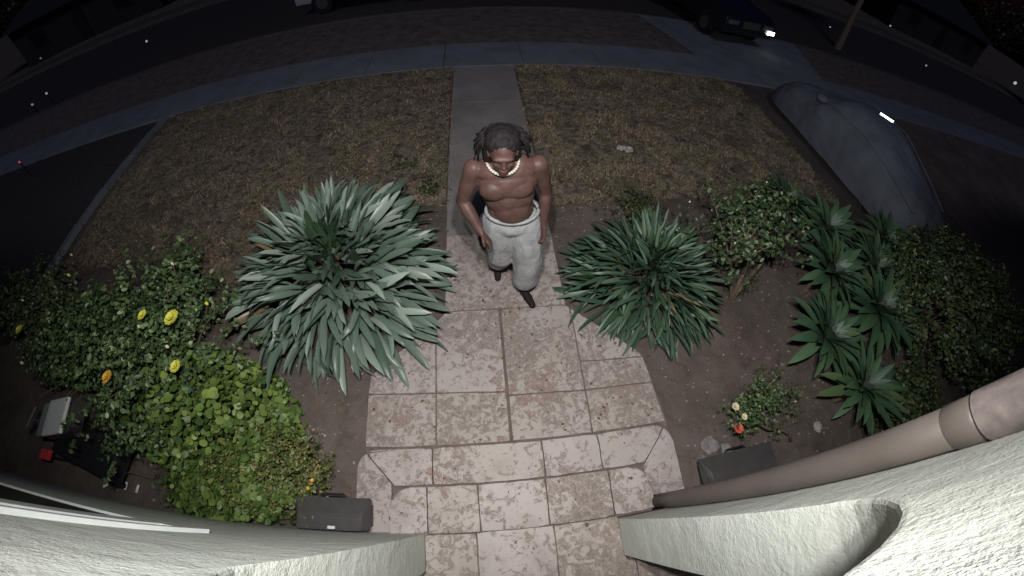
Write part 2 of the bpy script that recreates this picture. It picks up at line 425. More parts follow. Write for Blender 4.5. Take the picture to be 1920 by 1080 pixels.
for (x0, x1, y1, r, z1) in ((-1.015, 1.315, .475, .13, .112), (-.735, 1.005, .185, .13, .262)):
    bm = bmesh.new(); prism(bm, rounded(x0, x1, -.16, y1, r), z1 - .2, z1)
    o = obj('riser', bm, M['grout'], steps); o.location = tuple(-v for v in so_)
O1 = rounded(-1.03, 1.33, -.12, .49, .14)
IN = (-.72, .99, .218)
band = clip(O1, 0, -1, -IN[2] + .0)                       # y >= .17
zt = (.10, .15)
xs1 = [-1.2, -.47, .32, .74, 1.6]
for i in range(4):
    pc = clip(clip(band, -1, 0, -xs1[i]), 1, 0, xs1[i + 1])
    if i == 0: pc = clip(pc, -1, -1, -(-1.0 - .03) - .44 - 0.0) if False else clip(pc, -1, -.88, .85 - .49 * .88 + .14)
    if i == 3: pc = clip(pc, 1, -.88, 1.16 - .49 * .88 + .14)
    stone('tread_tile', pc, *zt, M['tile'], steps, so_, .004, .012)
# mitred side pieces
side_l = clip(clip(O1, 1, 0, -.768), 1, .88, -.85 + .49 * .88 - .14)
side_r = clip(clip(O1, -1, 0, -1.040), -1, .88, -(1.16 - .49 * .88 + .14))
stone('tread_tile', side_l, *zt, M['tile'], steps, so_, .004, .012)
stone('tread_tile', side_r, *zt, M['tile'], steps, so_, .004, .012)
O2 = rounded(-.75, 1.02, -.115, .20, .15)
for a, b in ((-.9, -.49), (-.49, -.15), (-.15, .295), (.295, .73), (.73, 1.2)):
    stone('tread_tile', clip(clip(O2, -1, 0, -a), 1, 0, b), .25, .30, M['tile'], steps, so_, .004, .012)

# ---------------------------------------------------------------- house
XL, XR = -.485, .705
house = empty('house', (.11, -.12, 0), label='white stucco house front with an arched porch opening above the steps', cat='house')
ho = (.11, -.12, 0)
def hobj(name, bm, m, parent=house, **k):
    o = obj(name, bm, m, parent, **k)
    if parent is house: o.location = tuple(-v for v in ho)
    return o
def yf(x): return -.105 if x < XL else (-.105 - .025 * (x - XL) / (XR - XL) if x < XR else -.13)
TH = .225
arch = []
ZS, RISE = 2.17, .425
na = 20
for k in range(na + 1):
    a = math.pi * k / na; ca, sa = math.cos(a), math.sin(a)
    e = 1.0
    arch.append(((XL + XR) / 2 + (XR - XL) / 2 * math.copysign(abs(ca) ** e, ca), ZS + RISE * abs(sa) ** e))
bm = bmesh.new()
def wallpoly(pts, back=True):
    f = [bm.verts.new((x, yf(x), z)) for x, z in pts]; b = [bm.verts.new((x, yf(x) - TH, z)) for x, z in pts]
    bm.faces.new(f); bm.faces.new(b[::-1])
def grid_wall(x0, x1, z0, z1):
    wallpoly([(x1, z0), (x0, z0), (x0, z1), (x1, z1)])
WX0, WX1, WZ0, WZ1 = -4.2, -1.10, 1.62, 2.75
grid_wall(XR, 14, -.1, 4.2)
grid_wall(-14, WX0, -.1, 4.2); grid_wall(WX0, WX1, -.1, WZ0); grid_wall(WX0, WX1, WZ1, 4.2); grid_wall(WX1, XL, -.1, 4.2)
pl = [(XR, ZS)] + arch[1:-1] + [(XL, ZS)]
for (x0, z0), (x1, z1) in zip(pl, pl[1:]):
    wallpoly([(x0, z0), (x0, 4.2), (x1, 4.2), (x1, z1)])
# jambs and soffit, rounded arris
prof = [(XR, -.1)] + [(XR, z) for z in (.5, 1, 1.5, 2)] + pl + [(XL, z) for z in (2, 1.5, 1, .5, -.1)]
fr = [bm.verts.new((x, yf(x), z)) for x, z in prof]; bk = [bm.verts.new((x, yf(x) - TH, z)) for x, z in prof]
for i in range(len(prof) - 1): bm.faces.new((fr[i + 1], fr[i], bk[i], bk[i + 1]))
bmesh.ops.remove_doubles(bm, verts=bm.verts, dist=.0005)
bmesh.ops.recalc_face_normals(bm, faces=bm.faces)
wall = hobj('wall', bm, M['stucco'])
bv = wall.modifiers.new('bevel', 'BEVEL'); bv.width = .018; bv.segments = 3; bv.limit_method = 'ANGLE'; bv.angle_limit = R(50)
# porch room: side walls, back wall, ceiling, skirting
bm = bmesh.new()
box(bm, XL - .62, XL - .5, -1.9, -.335, .3, 2.9); box(bm, XR + .5, XR + .62, -1.9, -.36, .3, 2.9)
box(bm, XL - .62, XR + .62, -2.0, -1.9, .3, 2.9); box(bm, XL - .62, XR + .62, -1.9, -.36, 2.9, 3.0)
hobj('porch_wall', bm, M['stucco'])
for q in ((XL - .5, XL - .005, -.352, -.334), (XR + .005, XR + .5, -.377, -.359)): bm = bmesh.new(); box(bm, *q, .452, .53, bev=.004); hobj('skirting', bm, M['pipe'])
bm = bmesh.new(); box(bm, -.35, .55, -1.897, -1.86, .45, 2.5, bev=.01)
dr = hobj('door', bm, M['dark_plastic']); bm = bmesh.new(); ball(bm, (.45 , -1.83, 1.4), .03); kn = obj('handle', bm, M['chrome'], dr)
# porch floor
pf = empty('porch_floor'); pf.parent = house; pf.location = tuple(-v for v in ho)
bm = bmesh.new(); box(bm, -1.0, 1.22, -1.9, -.125, .2, .435); obj('bedding', bm, M['grout'], pf)
fx = [-.60, -.17, .297, .775, 1.2]
for i, (a, b) in enumerate(zip(fx, fx[1:])):
    for (y0, y1) in ((-.62, -.105 if 0 < i < 2 else -.108), (-1.15, -.62)):
        poly = [(a, y0), (b, y0), (b, y1), (a, y1)]
        if y1 > -.2:
            poly = [(max(a, XL + .002), y1), (max(a, XL + .002), -.345), (a, -.345), (a, y0), (b, y0), (b, -.365 if b > XR else y1)]
            if b > XR: poly += [(XR - .002, -.365), (XR - .002, y1)] if b - a > 0 and a < XR else []
            if a > XR: poly = [(a, y0), (b, y0), (b, -.37), (a, -.37)]
        stone('tile', poly, .38, .45, M['tile'], pf, (0, 0, 0), .004, .006)
# window to the left: sill, frame, pane, trim
win = empty('window'); win.parent = house; win.location = tuple(-v for v in ho)
def wobj(name, m, *bx, bev=.004):
    bm = bmesh.new()
    for b in bx: box(bm, *b, bev=bev)
    return obj(name, bm, m, win)
wobj('sill', M['white'], (-4.25, -1.13, -.16, -.098, 1.622, 1.645))
wobj('pane', M['glass'], (-4.2, -1.40, -.150, -.142, 1.645, 2.75), bev=0)
wobj('dark_sheet', M['darker'], (-4.1, -1.40, -.1105, -.1085, 1.646, 2.66), bev=0)  # matte black sheet added over the pane to keep reflections off it
wobj('frame', M['white'], (-1.40, -1.27, -.17, -.098, 1.645, 2.75), (-4.2, -1.4, -.17, -.10, 2.66, 2.75), (-4.2, -4.1, -.17, -.1, 1.645, 2.66))
wobj('trim', M['trimgrey'], (-1.268, -1.105, -.17, -.112, 1.645, 2.75))
wobj('casing', M['white'], (-1.103, -1.065, -.16, -.090, 1.60, 2.80))
# flood light above the doorway (the lamp that lights the yard)
fl = empty('flood_light', (.02, -.12, 3.35), label='white twin flood light fixed to the stucco above the doorway', cat='flood light')
bm = bmesh.new(); box(bm, -.07, .07, -.01, .03, -.06, .06, bev=.01); obj('mount', bm, M['white'], fl)
for sx in (-1, 1):
    bm = bmesh.new(); tube(bm, [(sx * .05, .02, 0), (sx * .12, .20, .02)], .012); a_ = obj('arm', bm, M['white'], fl)
    bm = bmesh.new(); tube(bm, [(sx * .12, .18, .05), (sx * .13, .27, .0)], [.035, .055], 16); obj('lamp_head', bm, M['white'], fl)
    bm = bmesh.new(); tube(bm, [(sx * .1302, .2702, 0), (sx * .1303, .2715, -.001)], .045, 16); obj('lens', bm, emit('lens_glow', (1, .98, .95), 6), fl)
    lt = bpy.data.lights.new('flood_lamp', 'SPOT'); lt.energy = LAMP_W / 2; lt.spot_size = R(176); lt.spot_blend = .72
    lt.shadow_soft_size = .04; lt.color = (1, .975, .955)
    lo = bpy.data.objects.new('flood_lamp', lt); C.objects.link(lo); lo.parent = fl; lo.location = (sx * .131, .30, -.02)
    d = LAMP_AIM - Vector((.02, .18, 3.3)); lo.rotation_euler = d.to_track_quat('-Z', 'Y').to_euler()

# downspout
dp = empty('downspout', (1.05, -.075, 0), label='brown painted downspout running down the white stucco wall right of the steps', cat='downspout')
PR = .052
bm = bmesh.new(); tube(bm, [(0, 0, z) for z in (.10, .6, 1.1, 1.6, 2.1, 2.42)], PR, 24); obj('pipe', bm, M['pipe'], dp, True)
bm = bmesh.new(); tube(bm, [(0, 0, z) for z in (2.30, 2.305, 2.375, 2.38)], [PR, PR + .003, PR + .003, PR], 24, False); obj('coupling', bm, M['pipe'], dp, True)
bm = bmesh.new(); tube(bm, [(0, 0, 2.39), (0, 0, 4.2)], PR + .007, 24, False); obj('upper_pipe', bm, M['upipe'], dp, True)
# ---------------------------------------------------------------- storage boxes either side of the steps
def storage_box(x0, x1, y0, y1, h, lab, tagx=None):
    cx, cy = (x0 + x1) / 2, (y0 + y1) / 2
    t = empty('storage_box', (cx, cy, -.01), label=lab, cat='storage box', group='dark plastic boxes by the steps')
    hx, hy = (x1 - x0) / 2, (y1 - y0) / 2
    bm = bmesh.new()
    lo = [bm.verts.new((x * (hx - .03), y * (hy - .02), 0)) for x, y in ((-1, -1), (1, -1), (1, 1), (-1, 1))]
    hi = [bm.verts.new((x * hx, y * hy, h)) for x, y in ((-1, -1), (1, -1), (1, 1), (-1, 1))]
    bm.faces.new(lo[::-1]); bm.faces.new(hi)
    for i in range(4): bm.faces.new((lo[i], lo[(i + 1) % 4], hi[(i + 1) % 4], hi[i]))
    bmesh.ops.bevel(bm, geom=list(bm.edges), offset=.02, segments=2, affect='EDGES'); obj('body', bm, M['dark_plastic'], t)
    bm = bmesh.new(); lx, y0_, y1_ = hx + .018, -hy - .004, hy + .014
    sec = ((y0_, h + .004), (y1_, h - .0), (y1_, h + .03), (y0_ + .10, h + .075), (y0_, h + .085))
    ea = [bm.verts.new((-lx + (.05 if zz > h + .05 else 0), yy, zz)) for yy, zz in sec]; eb = [bm.verts.new((lx - (.05 if zz > h + .05 else 0), yy, zz)) for yy, zz in sec]
    bm.faces.new(ea); bm.faces.new(eb[::-1])
    for i in range(5): bm.faces.new((ea[(i + 1) % 5], ea[i], eb[i], eb[(i + 1) % 5]))
    bmesh.ops.recalc_face_normals(bm, faces=bm.faces); bmesh.ops.bevel(bm, geom=list(bm.edges), offset=.008, segments=2, affect='EDGES')
    obj('lid', bm, M['dark_plastic'], t)
    bm = bmesh.new(); tube(bm, [(-.1, hy + .012, h + .01), (-.08, hy + .035, h + .015), (.08, hy + .035, h + .015), (.1, hy + .012, h + .01)], .008)
    obj('handle', bm, M['darker'], t)
    return t
sb = storage_box(-1.40, -.885, -.09, .11, .30, 'dark grey lidded plastic box against the wall left of the steps')
bm = bmesh.new(); box(bm, .02, .07, -.095, -.075, .412, .432, bev=.004); obj('latch', bm, M['white'], sb)
storage_box(1.52, 2.20, -.06, .15, .12, 'low grey lidded plastic box behind the downspout right of the steps')

# ---------------------------------------------------------------- leaves
def strap_leaf(name, m, droop, width=.055, seg=7, fold=.35, sharp=1.0):
    """unit-length strap leaf that starts along +X, rises and arches over"""
    V = []; P = []
    x = z = 0.0; ang = 0.0
    for i in range(seg + 1):
        t = i / seg
        w = width * (.55 + .45 * math.sin(min(1, t * 1.8) * math.pi / 2)) * (1 - max(0, (t - .45) / .55) ** 1.7) ** (.8 * sharp)
        c = fold * w
        V += [(x, -w, z + c), (x, 0, z), (x, w, z + c)]
        if i < seg:
            ang -= droop / seg * (.4 + 1.2 * t); x += math.cos(ang) / seg; z += math.sin(ang) / seg
    for i in range(seg):
        a = i * 3
        P += [(a, a + 3, a + 4, a + 1), (a + 1, a + 4, a + 5, a + 2)]
    return npmesh(name, V, P, m, True)
def strap_clump(name, centre, R_, squash, n, n_extra, L, Zc, label, mat, width, seed=1, droops=()):
    root = empty(name, centre, label=label, cat='plant'); rg = random.Random(seed)
    vs = [strap_leaf('leaf', mat, d, width * rg.uniform(.88, 1.12), fold=fo, sharp=sp_) for d in (.1, .4, .8) for fo, sp_ in ((.25, .55), (.5, .75), (.7, .6))] + [strap_leaf('leaf', mat, 2.2, width * .8, fold=.5)]
    base = [np.array([v.co[:] for v in me.vertices]) for me in vs]; bp = np.array([list(p.vertices) for p in vs[0].polygons])
    V = []; P = []; cnt = 0
    for k in range(n + n_extra):
        rr = ((k * .61803 + rg.random() * .03) % 1) ** .9
        az = rg.uniform(0, 2 * math.pi)
        lump = 1 + .10 * math.sin(3 * az + seed) + .06 * math.sin(7 * az + 2 * seed)
        bx, by = R_ * rr ** .85 * math.cos(az) * lump, R_ * rr ** .85 * math.sin(az) * lump * squash
        da = rg.gauss(0, .30 + .9 * max(0, .5 - rr))
        el = R(68) * (1 - rr) ** .8 - R(4) + rg.gauss(0, .20 + .45 * max(0, .6 - rr))
        l = L * rg.uniform(.72, 1.15) * (.86 + .25 * rr)
        z = Zc * (1 - .80 * rr ** 1.8) + rg.uniform(-.03, .05) - (.08 if k >= n else 0)
        i = rg.choice(range(3, 9)) if rr > .5 else rg.choice(range(0, 6))
        if k % 19 == 0 and rr > .55: i = 9
        loc = (bx, by, max(.04, z)); rot = (rg.gauss(0, .45), -el, az + da)
        if k < n: link('leaf', vs[i], root, loc, rot, (l, l, l))
        else:
            q = np.array(Euler(rot).to_matrix()); V.append(base[i] @ q.T * l * .92 + np.array(loc)); P.append(bp + cnt * len(base[i])); cnt += 1
    for (x, y, z, az, el, l) in droops: link('leaf', vs[8], root, (x, y, z), (.35, -el, az), (l, l, l))
    link('inner_leaves', npmesh('inner_leaves', np.concatenate(V), np.concatenate(P), mat, True), root)['kind'] = 'stuff'
    for k in range(12):
        az = k * .53; q = .3 + .3 * (k % 2); bm = bmesh.new(); tube(bm, [(R_ * q * .5 * math.cos(az), R_ * q * .5 * math.sin(az), 0), (R_ * q * math.cos(az), R_ * q * math.sin(az), Zc * .45)], [.04, .03], 8); obj('stem', bm, M['wood'], root)
    return root
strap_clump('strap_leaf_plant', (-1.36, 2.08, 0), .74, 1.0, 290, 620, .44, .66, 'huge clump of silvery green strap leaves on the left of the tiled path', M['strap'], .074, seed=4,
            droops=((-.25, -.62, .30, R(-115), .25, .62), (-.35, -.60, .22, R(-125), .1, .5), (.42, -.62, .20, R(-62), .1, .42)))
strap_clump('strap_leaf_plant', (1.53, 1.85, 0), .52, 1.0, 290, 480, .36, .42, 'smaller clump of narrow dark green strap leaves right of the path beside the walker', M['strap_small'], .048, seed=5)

# broad-leaved rosettes
ros = [strap_leaf('leaf', M['rosette'], d, .105, fold=.3, sharp=.9) for d in (.2, .45, .7, .95)]
M['ros_c'] = m_leaf('rosette_heart', (.13, .19, .15), (.22, .29, .24), .5, .4)
ros_c = [strap_leaf('leaf', M['ros_c'], .2, .12, fold=.3)]
def rosette(x, y, z, L, lean, lab):
    root = empty('rosette_plant', (x, y, 0), label=lab, cat='succulent', group='green rosette succulents under the driveway edge')
    n = 72; q = Euler((lean[0], lean[1], random.uniform(0, 6))).to_matrix()
    for k in range(n):
        t = k / n; az = k * 2.39996; el = 1.35 * (1 - t) ** .75 - .08 + random.uniform(-.06, .06)
        l = 1.36 * L * (.45 + .6 * min(1, t * 1.8)) * random.uniform(.92, 1.06)
        m = q @ Euler((random.uniform(-.15, .15), -el, az)).to_matrix()
        link('leaf', random.choice(ros if t > .14 else ros_c), root, (0, 0, z), m.to_euler(), (l, l, l))
    bm = bmesh.new(); tube(bm, [(-.03, .02, 0), (0, 0, z + .02)], [.045, .035], 8); obj('stem', bm, M['wood'], root)
for a in [(3.10, .92, .33, .36, (.0, -.25), 'rosette succulent lowest left of its cluster, pointed leaves over bare soil'),
          (4.05, 1.08, .38, .42, (0, 0), 'large rosette succulent against the dark round hedge, middle of its cluster'),
          (3.30, .36, .33, .35, (0, 0), 'neat star-shaped rosette succulent nearest the brown downspout'),
          (3.62, 1.62, .38, .38, (-.25, -.1), 'rosette succulent with upright lit leaves above the lowest left one'),
          (4.45, 1.60, .36, .40, (-.1, .1), 'rosette succulent with yellowish leaves behind the middle one, next to the hedge top'),
          (4.15, 2.30, .30, .36, (-.2, 0), 'pale rosette succulent just behind the small white-flecked tree'),
          (3.75, 2.75, .28, .34, (-.3, 0), 'farthest rosette succulent, at the lawn edge by the covered car'),
          (5.10, 2.00, .34, .38, (-.1, 0), 'rosette succulent in front of the covered car tail')]:
    rosette(*a)

# ---------------------------------------------------------------- small-leaved shrubs
def leaf_mass(name, pts, nrm, size, m, parent, shape='oval', stuff=True, fold=.25):
    n = len(pts); pts = np.asarray(pts, float); nrm = np.asarray(nrm, float)
    nrm /= np.linalg.norm(nrm, axis=1)[:, None] + 1e-9
    d = rng.normal(size=(n, 3)); d[:, 2] += .15
    d -= nrm * (d * nrm).sum(1)[:, None]; d /= np.linalg.norm(d, axis=1)[:, None] + 1e-9
    s_ = np.cross(nrm, d); L = (size * rng.uniform(.65, 1.25, n))[:, None]
    if shape == 'oval':
        prof = [(-.5, 0, 0), (-.15, .3, 1), (.2, .27, 1), (.5, 0, 0), (.2, -.27, 1), (-.15, -.3, 1)]; polys = [(0, 1, 2, 3), (0, 3, 4, 5)]
    else:
        prof = [(.5 * math.cos(a), .5 * math.sin(a), abs(math.sin(a))) for a in np.linspace(0, 2 * math.pi, 7)[:-1]]; polys = [(0, 1, 2, 3), (0, 3, 4, 5)]
    V = np.stack([pts + d * L * a + s_ * L * b + nrm * L * fold * c * .4 for a, b, c in prof], 1).reshape(-1, 3)
    base = np.arange(n)[:, None, None] * len(prof)
    Pq = (base + np.array(polys)[None]).reshape(-1, 4)
    o = link(name, npmesh(name, V, Pq, m), parent)
    if stuff: o['kind'] = 'stuff'
    return o
def shoots_points(c, rad, nshoot, per, base, spike=.12, up=.25, inner=.45, seed=1, zmin=.03, keepout=None):
    """leaves along arching shoots that end on a lumpy ellipsoid"""
    rg = np.random.default_rng(seed); pts = []; nr = []; stems = []
    for k in range(nshoot):
        v = rg.normal(size=3); v /= np.linalg.norm(v)
        if v[2] < -.35: v[2] = -v[2]
        lump = 1 + .22 * noise.noise(Vector(v * 2.1 + seed)) + rg.normal() * spike
        e = np.array(c) + v * np.array(rad) * lump
        b = np.array(base) + rg.normal(size=3) * .06 * np.array([1, 1, 0])
        ctrl = (b + e) / 2 + np.array([0, 0, up * .5]); stems.append((b, ctrl, e))
        for j in range(per):
            t = inner + (1 - inner) * rg.uniform() ** .8
            p = (1 - t) ** 2 * b + 2 * t * (1 - t) * ctrl + t * t * e + rg.normal(size=3) * .026
            if p[2] < zmin or (keepout and keepout(p)): continue
            pts.append(p); nn = v * .5 + rg.normal(size=3) * .55 + np.array([0, 0, .6]); nr.append(nn)
    return pts, nr, stems
def stem_mesh(bm, stems, r, n=5, every=1):
    for (b, c_, e) in stems[::every]:
        p = [(1 - t) ** 2 * b + 2 * t * (1 - t) * c_ + t * t * e for t in (0, .3, .6, .85)]
        tube(bm, [Vector(q) for q in p], [r, r * .75, r * .5, r * .3], n)
def shrub(name, centre, rad, cz, nshoot, per, size, m, label, cat='shrub', seed=1, spike=.12, up=.25, inner=.45, shape='oval', stem_r=.012, every=8, wood=True, keepout=None):
    root = empty(name, (centre[0], centre[1], 0), label=label, cat=cat)
    p, n, st = shoots_points((0, 0, cz), rad, nshoot, per, (0, 0, .0), spike, up, inner, seed, keepout=keepout)
    leaf_mass('foliage', p, n, size, m, root, shape)
    bm = bmesh.new(); stem_mesh(bm, st, stem_r, 5, every); obj('stem', bm, M['wood'], root)
    return root
def blossom(root, p, r, m, petals=9, name='flower'):
    bm = bmesh.new()
    for ring, (k, rr, tilt, z) in enumerate(((petals, 1.0, .25, 0), (petals - 2, .72, .65, .12), (4, .42, 1.05, .2))):
        for i in range(k):
            az = 2 * math.pi * i / k + ring * .4 + random.uniform(-.1, .1)
            mt = Matrix.Translation(Vector(p) + Vector((0, 0, z * r))) @ Euler((random.uniform(-.15, .15), -tilt, az)).to_matrix().to_4x4()
            q = [bm.verts.new(mt @ Vector(v) ) for v in ((0, 0, 0), (.45 * rr * r, -.36 * rr * r, .0), (rr * r, -.22 * rr * r, .05 * r), (rr * r * 1.02, .22 * rr * r, .05 * r), (.45 * rr * r, .36 * rr * r, .0))]
            bm.faces.new(q)
    return obj(name, bm, m, root)
def bud(root, p, r, m):
    bm = bmesh.new(); ball(bm, p, (r * .8, r * .8, r * 1.2), 1); return obj('bud', bm, m, root, True)

rs = shrub('rose_bush', (-2.95, 1.22), (.76, .90, .50), .54, 270, 40, .048, M['rose_l'], 'tall yellow-flowering rose bush left of the bare soil, spiky shoots on top', seed=3, spike=.24, up=.45, keepout=lambda p: p[0] < -.55 and p[1] < -.42)
for (x, y, z, r, m) in ((.69, -.05, 1.02, .066, 'yellow'), (.39, -.03, 1.05, .044, 'yellow'), (.79, -.38, .93, .050, 'yellow'), (.19, -.50, 1.0, .052, 'orange')):
    blossom(rs, (x, y, z), r, M[m])
for (x, y, z, m) in ((.37, .50, .98, 'cream'), (.88, .12, .93, 'yellow'), (-.9, .42, 1.1, 'yellow'), (.30, -.08, .98, 'cream'), (.62, -.22, .92, 'cream')):
    bud(rs, (x, y, z), .018, M[m])
for q in ([(.2, .3, .6), (.33, .42, .8), (.37, .50, .97)], [(.5, .05, .6), (.78, .08, .8), (.88, .12, .92)]): bm = bmesh.new(); tube(bm, q, .004, 5); obj('flower_stalk', bm, M['wood'], rs)
r2 = shrub('rose_bush', (-4.15, 1.25), (.80, .62, .40), .42, 170, 40, .045, M['rose_l'], 'darker rose bush at the far left edge with one yellow bloom', seed=9, spike=.15, up=.3, keepout=lambda p: p[1] < -.42)
blossom(r2, (-.52, -.05, .90), .055, M['yellow']); bud(r2, (-.55, -.32, .72), .022, M['cream']); bud(r2, (-.95, .35, .85), .018, M['cream']); bud(r2, (-.1, .75, 1.0), .016, M['cream'])
# shadowy shrub further left
shrub('rose_bush', (-5.9, 1.9), (.8, .6, .35), .38, 120, 24, .05, M['hedge'], 'dim straggly bush beyond the dark rose bush on the far left', seed=19, spike=.25, up=.3)

# round-leaved geranium mound: the largest leaves as objects
gm = empty('geranium_mound', (-2.56, .76, 0), label='bright yellow-green round-leaved geranium mound in front of the rose bush', cat='plant')
bm = bmesh.new(); c0 = bm.verts.new((0, 0, -.10)); ring = []
for k in range(10):
    a = 2 * math.pi * k / 10 + .3; rr = .5 * (1 + .06 * math.cos(5 * a)); ring.append(bm.verts.new((rr * math.cos(a), rr * math.sin(a), .04 * math.cos(3 * a))))
for k in range(10): bm.faces.new((c0, ring[k], ring[(k + 1) % 10]))
leafme = mesh('leaf', bm, M['gera'], True)
def mound(x, y):
    """height of the mound surface, relative coords"""
    u = x / 1.04; v = (y - .0 + .14 * x) / .60
    q = 1 - u * u - v * v
    return (.60 * math.sqrt(q) + .30 * noise.noise(Vector((x * 3, y * 3, 5)))) if q > 0 else -1
pts = []; nr = []
k = 0
while k < 280:
    x, y = random.uniform(-1.05, 1.05), random.uniform(-.62, .62); z = mound(x, y)
    if z < .06: continue
    e = .02; n_ = Vector((-(mound(x + e, y) - z) / e * .5, -(mound(x, y + e) - z) / e * .5, 1.0))
    if n_.length > 6: continue
    n_ = n_.normalized() + Vector((random.uniform(-.6, .6), random.uniform(-.6, .6), 0))
    sc_ = random.choice((.035, .045, .055, .065, .09)) * random.uniform(.85, 1.15)
    q = n_.to_track_quat('Z', 'Y').to_euler(); q.rotate_axis('Z', random.uniform(0, 6))
    link('leaf', leafme, gm, (x, y, z + random.uniform(-.03, .09)), q, (sc_, sc_, sc_)); k += 1
while len(pts) < 3600:
    x, y = random.uniform(-1.05, 1.05), random.uniform(-.62, .62); z = mound(x, y)
    if z < .03: continue
    zz = z * random.uniform(.45, 1.02) ; pts.append((x, y, zz)); nr.append((random.gauss(0, .5), random.gauss(0, .5), 1))
leaf_mass('foliage', pts, nr, .055, M['gera_mass'], gm, 'round')
lt_ = shrub('lantana_bush', (-1.72, .30), (.52, .36, .26), .24, 190, 30, .028, M['lant'], 'low twiggy olive-brown lantana bush at the right end of the geranium mound', seed=5, spike=.12, up=.1, every=2, stem_r=.006)
for k in range(3):
    a = random.uniform(-1, 1); blossom(lt_, (.48 * math.cos(a), .3 * math.sin(a), .33 + random.uniform(-.05, .08)), .014, M['orange'], 6)
# greenish lower mass in the corner
shrub('geranium_mound', (-2.05, .12), (.62, .25, .24), .20, 150, 26, .05, M['gera_mass'], 'low dim green mound tight against the wall under the geraniums', cat='plant', seed=15, spike=.12, up=.1, shape='round', every=4, stem_r=.006)

# small citrus-like tree right
ct = empty('small_tree', (2.48, 1.62, 0), label='small open tree with pale-flecked leaves and bare forked stems near the lawn corner', cat='tree')
cc = np.array((-.10, .28, .82)); P_, N_, ST = [], [], []
rg = np.random.default_rng(21)
forks = [np.array((-.22, .12, .45)), np.array((.05, .2, .5)), np.array((.22, .15, .42))]
for k in range(105):
    v = rg.normal(size=3); v /= np.linalg.norm(v); v[2] = abs(v[2]) * (1 if rg.uniform() > .42 else -1)
    e = cc + v * np.array((.50, .42, .34)) * (1 + .45 * noise.noise(Vector(v * 2.3)) + rg.normal() * .22)
    b = forks[k % 3]; ctrl = (b + e) / 2 + np.array((0, 0, .06)); ST.append((b, ctrl, e))
    for j in range(26):
        t = .55 + .45 * rg.uniform(); p = (1 - t) ** 2 * b + 2 * t * (1 - t) * ctrl + t * t * e + rg.normal(size=3) * .03
        P_.append(p); N_.append(v * .4 + rg.normal(size=3) * .7 + np.array((0, 0, .5)))
leaf_mass('crown', P_, N_, .045, M['citrus'], ct)
bm = bmesh.new()
for fk in forks: tube(bm, [(0, 0, 0), tuple(fk * .5 + np.array((0, 0, .02))), tuple(fk)], [.028, .02, .014], 7)
stem_mesh(bm, ST, .010, 5, 3); obj('trunk', bm, M['wood'], ct)
for k in range(14):
    p = P_[rg.integers(len(P_))]; bud(ct, (p[0], p[1], max(p[2], .8) + .03), .012, M['cream'])
# tall dark round hedge
hd = shrub('round_hedge', (5.25, .95), (1.15, .95, .62), .60, 520, 26, .048, M['hedge'], 'big dark round-topped hedge of small leaves on the right by the wall', cat='hedge', seed=31, spike=.05, up=.35, inner=.6)
shrub('round_hedge', (3.95, .12), (.55, .35, .30), .28, 150, 24, .042, M['hedge'], 'low dark leafy shrub squeezed between the wall and the front rosette', cat='hedge', seed=33, spike=.1, up=.2, inner=.5)
# low sprawling shrub with pink and cream roses
pr = shrub('small_rose_bush', (2.25, .50), (.30, .28, .18), .27, 46, 14, .034, M['rose_l'], 'small sprawling rose bush with pink and cream blooms on bare soil', seed=41, spike=.2, up=.1, inner=.3, stem_r=.006)
blossom(pr, (-.43, -.19, .30), .042, M['pink']); blossom(pr, (-.44, -.03, .36), .034, M['cream']); blossom(pr, (-.38, -.12, .35), .028, M['cream'])
P_, N_, st = shoots_points((-.36, -.10, .27), (.14, .15, .06), 20, 12, (-.1, -.05, .1), .15, .1, .3, 43); leaf_mass('foliage', P_, N_, .034, M['rose_l'], pr)
bm = bmesh.new(); tube(bm, [(-.2, -.15, .22), (-.02, -.24, .14), (.14, -.26, .10), (.26, -.33, .06), (.28, -.38, .02)], [.010, .011, .012, .013, .015], 7)
tube(bm, [(-.12, .0, .1), (.1, .15, .35), (.2, .35, .42)], [.008, .006, .003], 6); obj('branch', bm, M['wood'], pr, True)
# weeds
def weed(x, y, r, h, n, lab, m='weed', size=.035, seed=1):
    return shrub('weed', (x, y), (r, r, h), h * .7, n, 12, size, M[m], lab, cat='weed', seed=seed, spike=.2, up=.1, inner=.2, stem_r=.004)
weed(1.72, 2.78, .36, .16, 55, 'leafy yellow-green weed patch behind the smaller strap-leaf clump', seed=51)
weed(-.95, 3.85, .20, .08, 16, 'dark weed tuft in the left lawn behind the huge clump', seed=52)
weed(-.58, 3.35, .15, .07, 14, 'low weed tuft at the path edge left of the walker', seed=53)
weed(3.75, 3.05, .18, .22, 36, 'small leafy sprig at the lawn edge in front of the covered car', seed=54)
weed(3.1, 2.35, .2, .18, 26, 'thin leafy sprig beside the small open tree', 'citrus', seed=55)

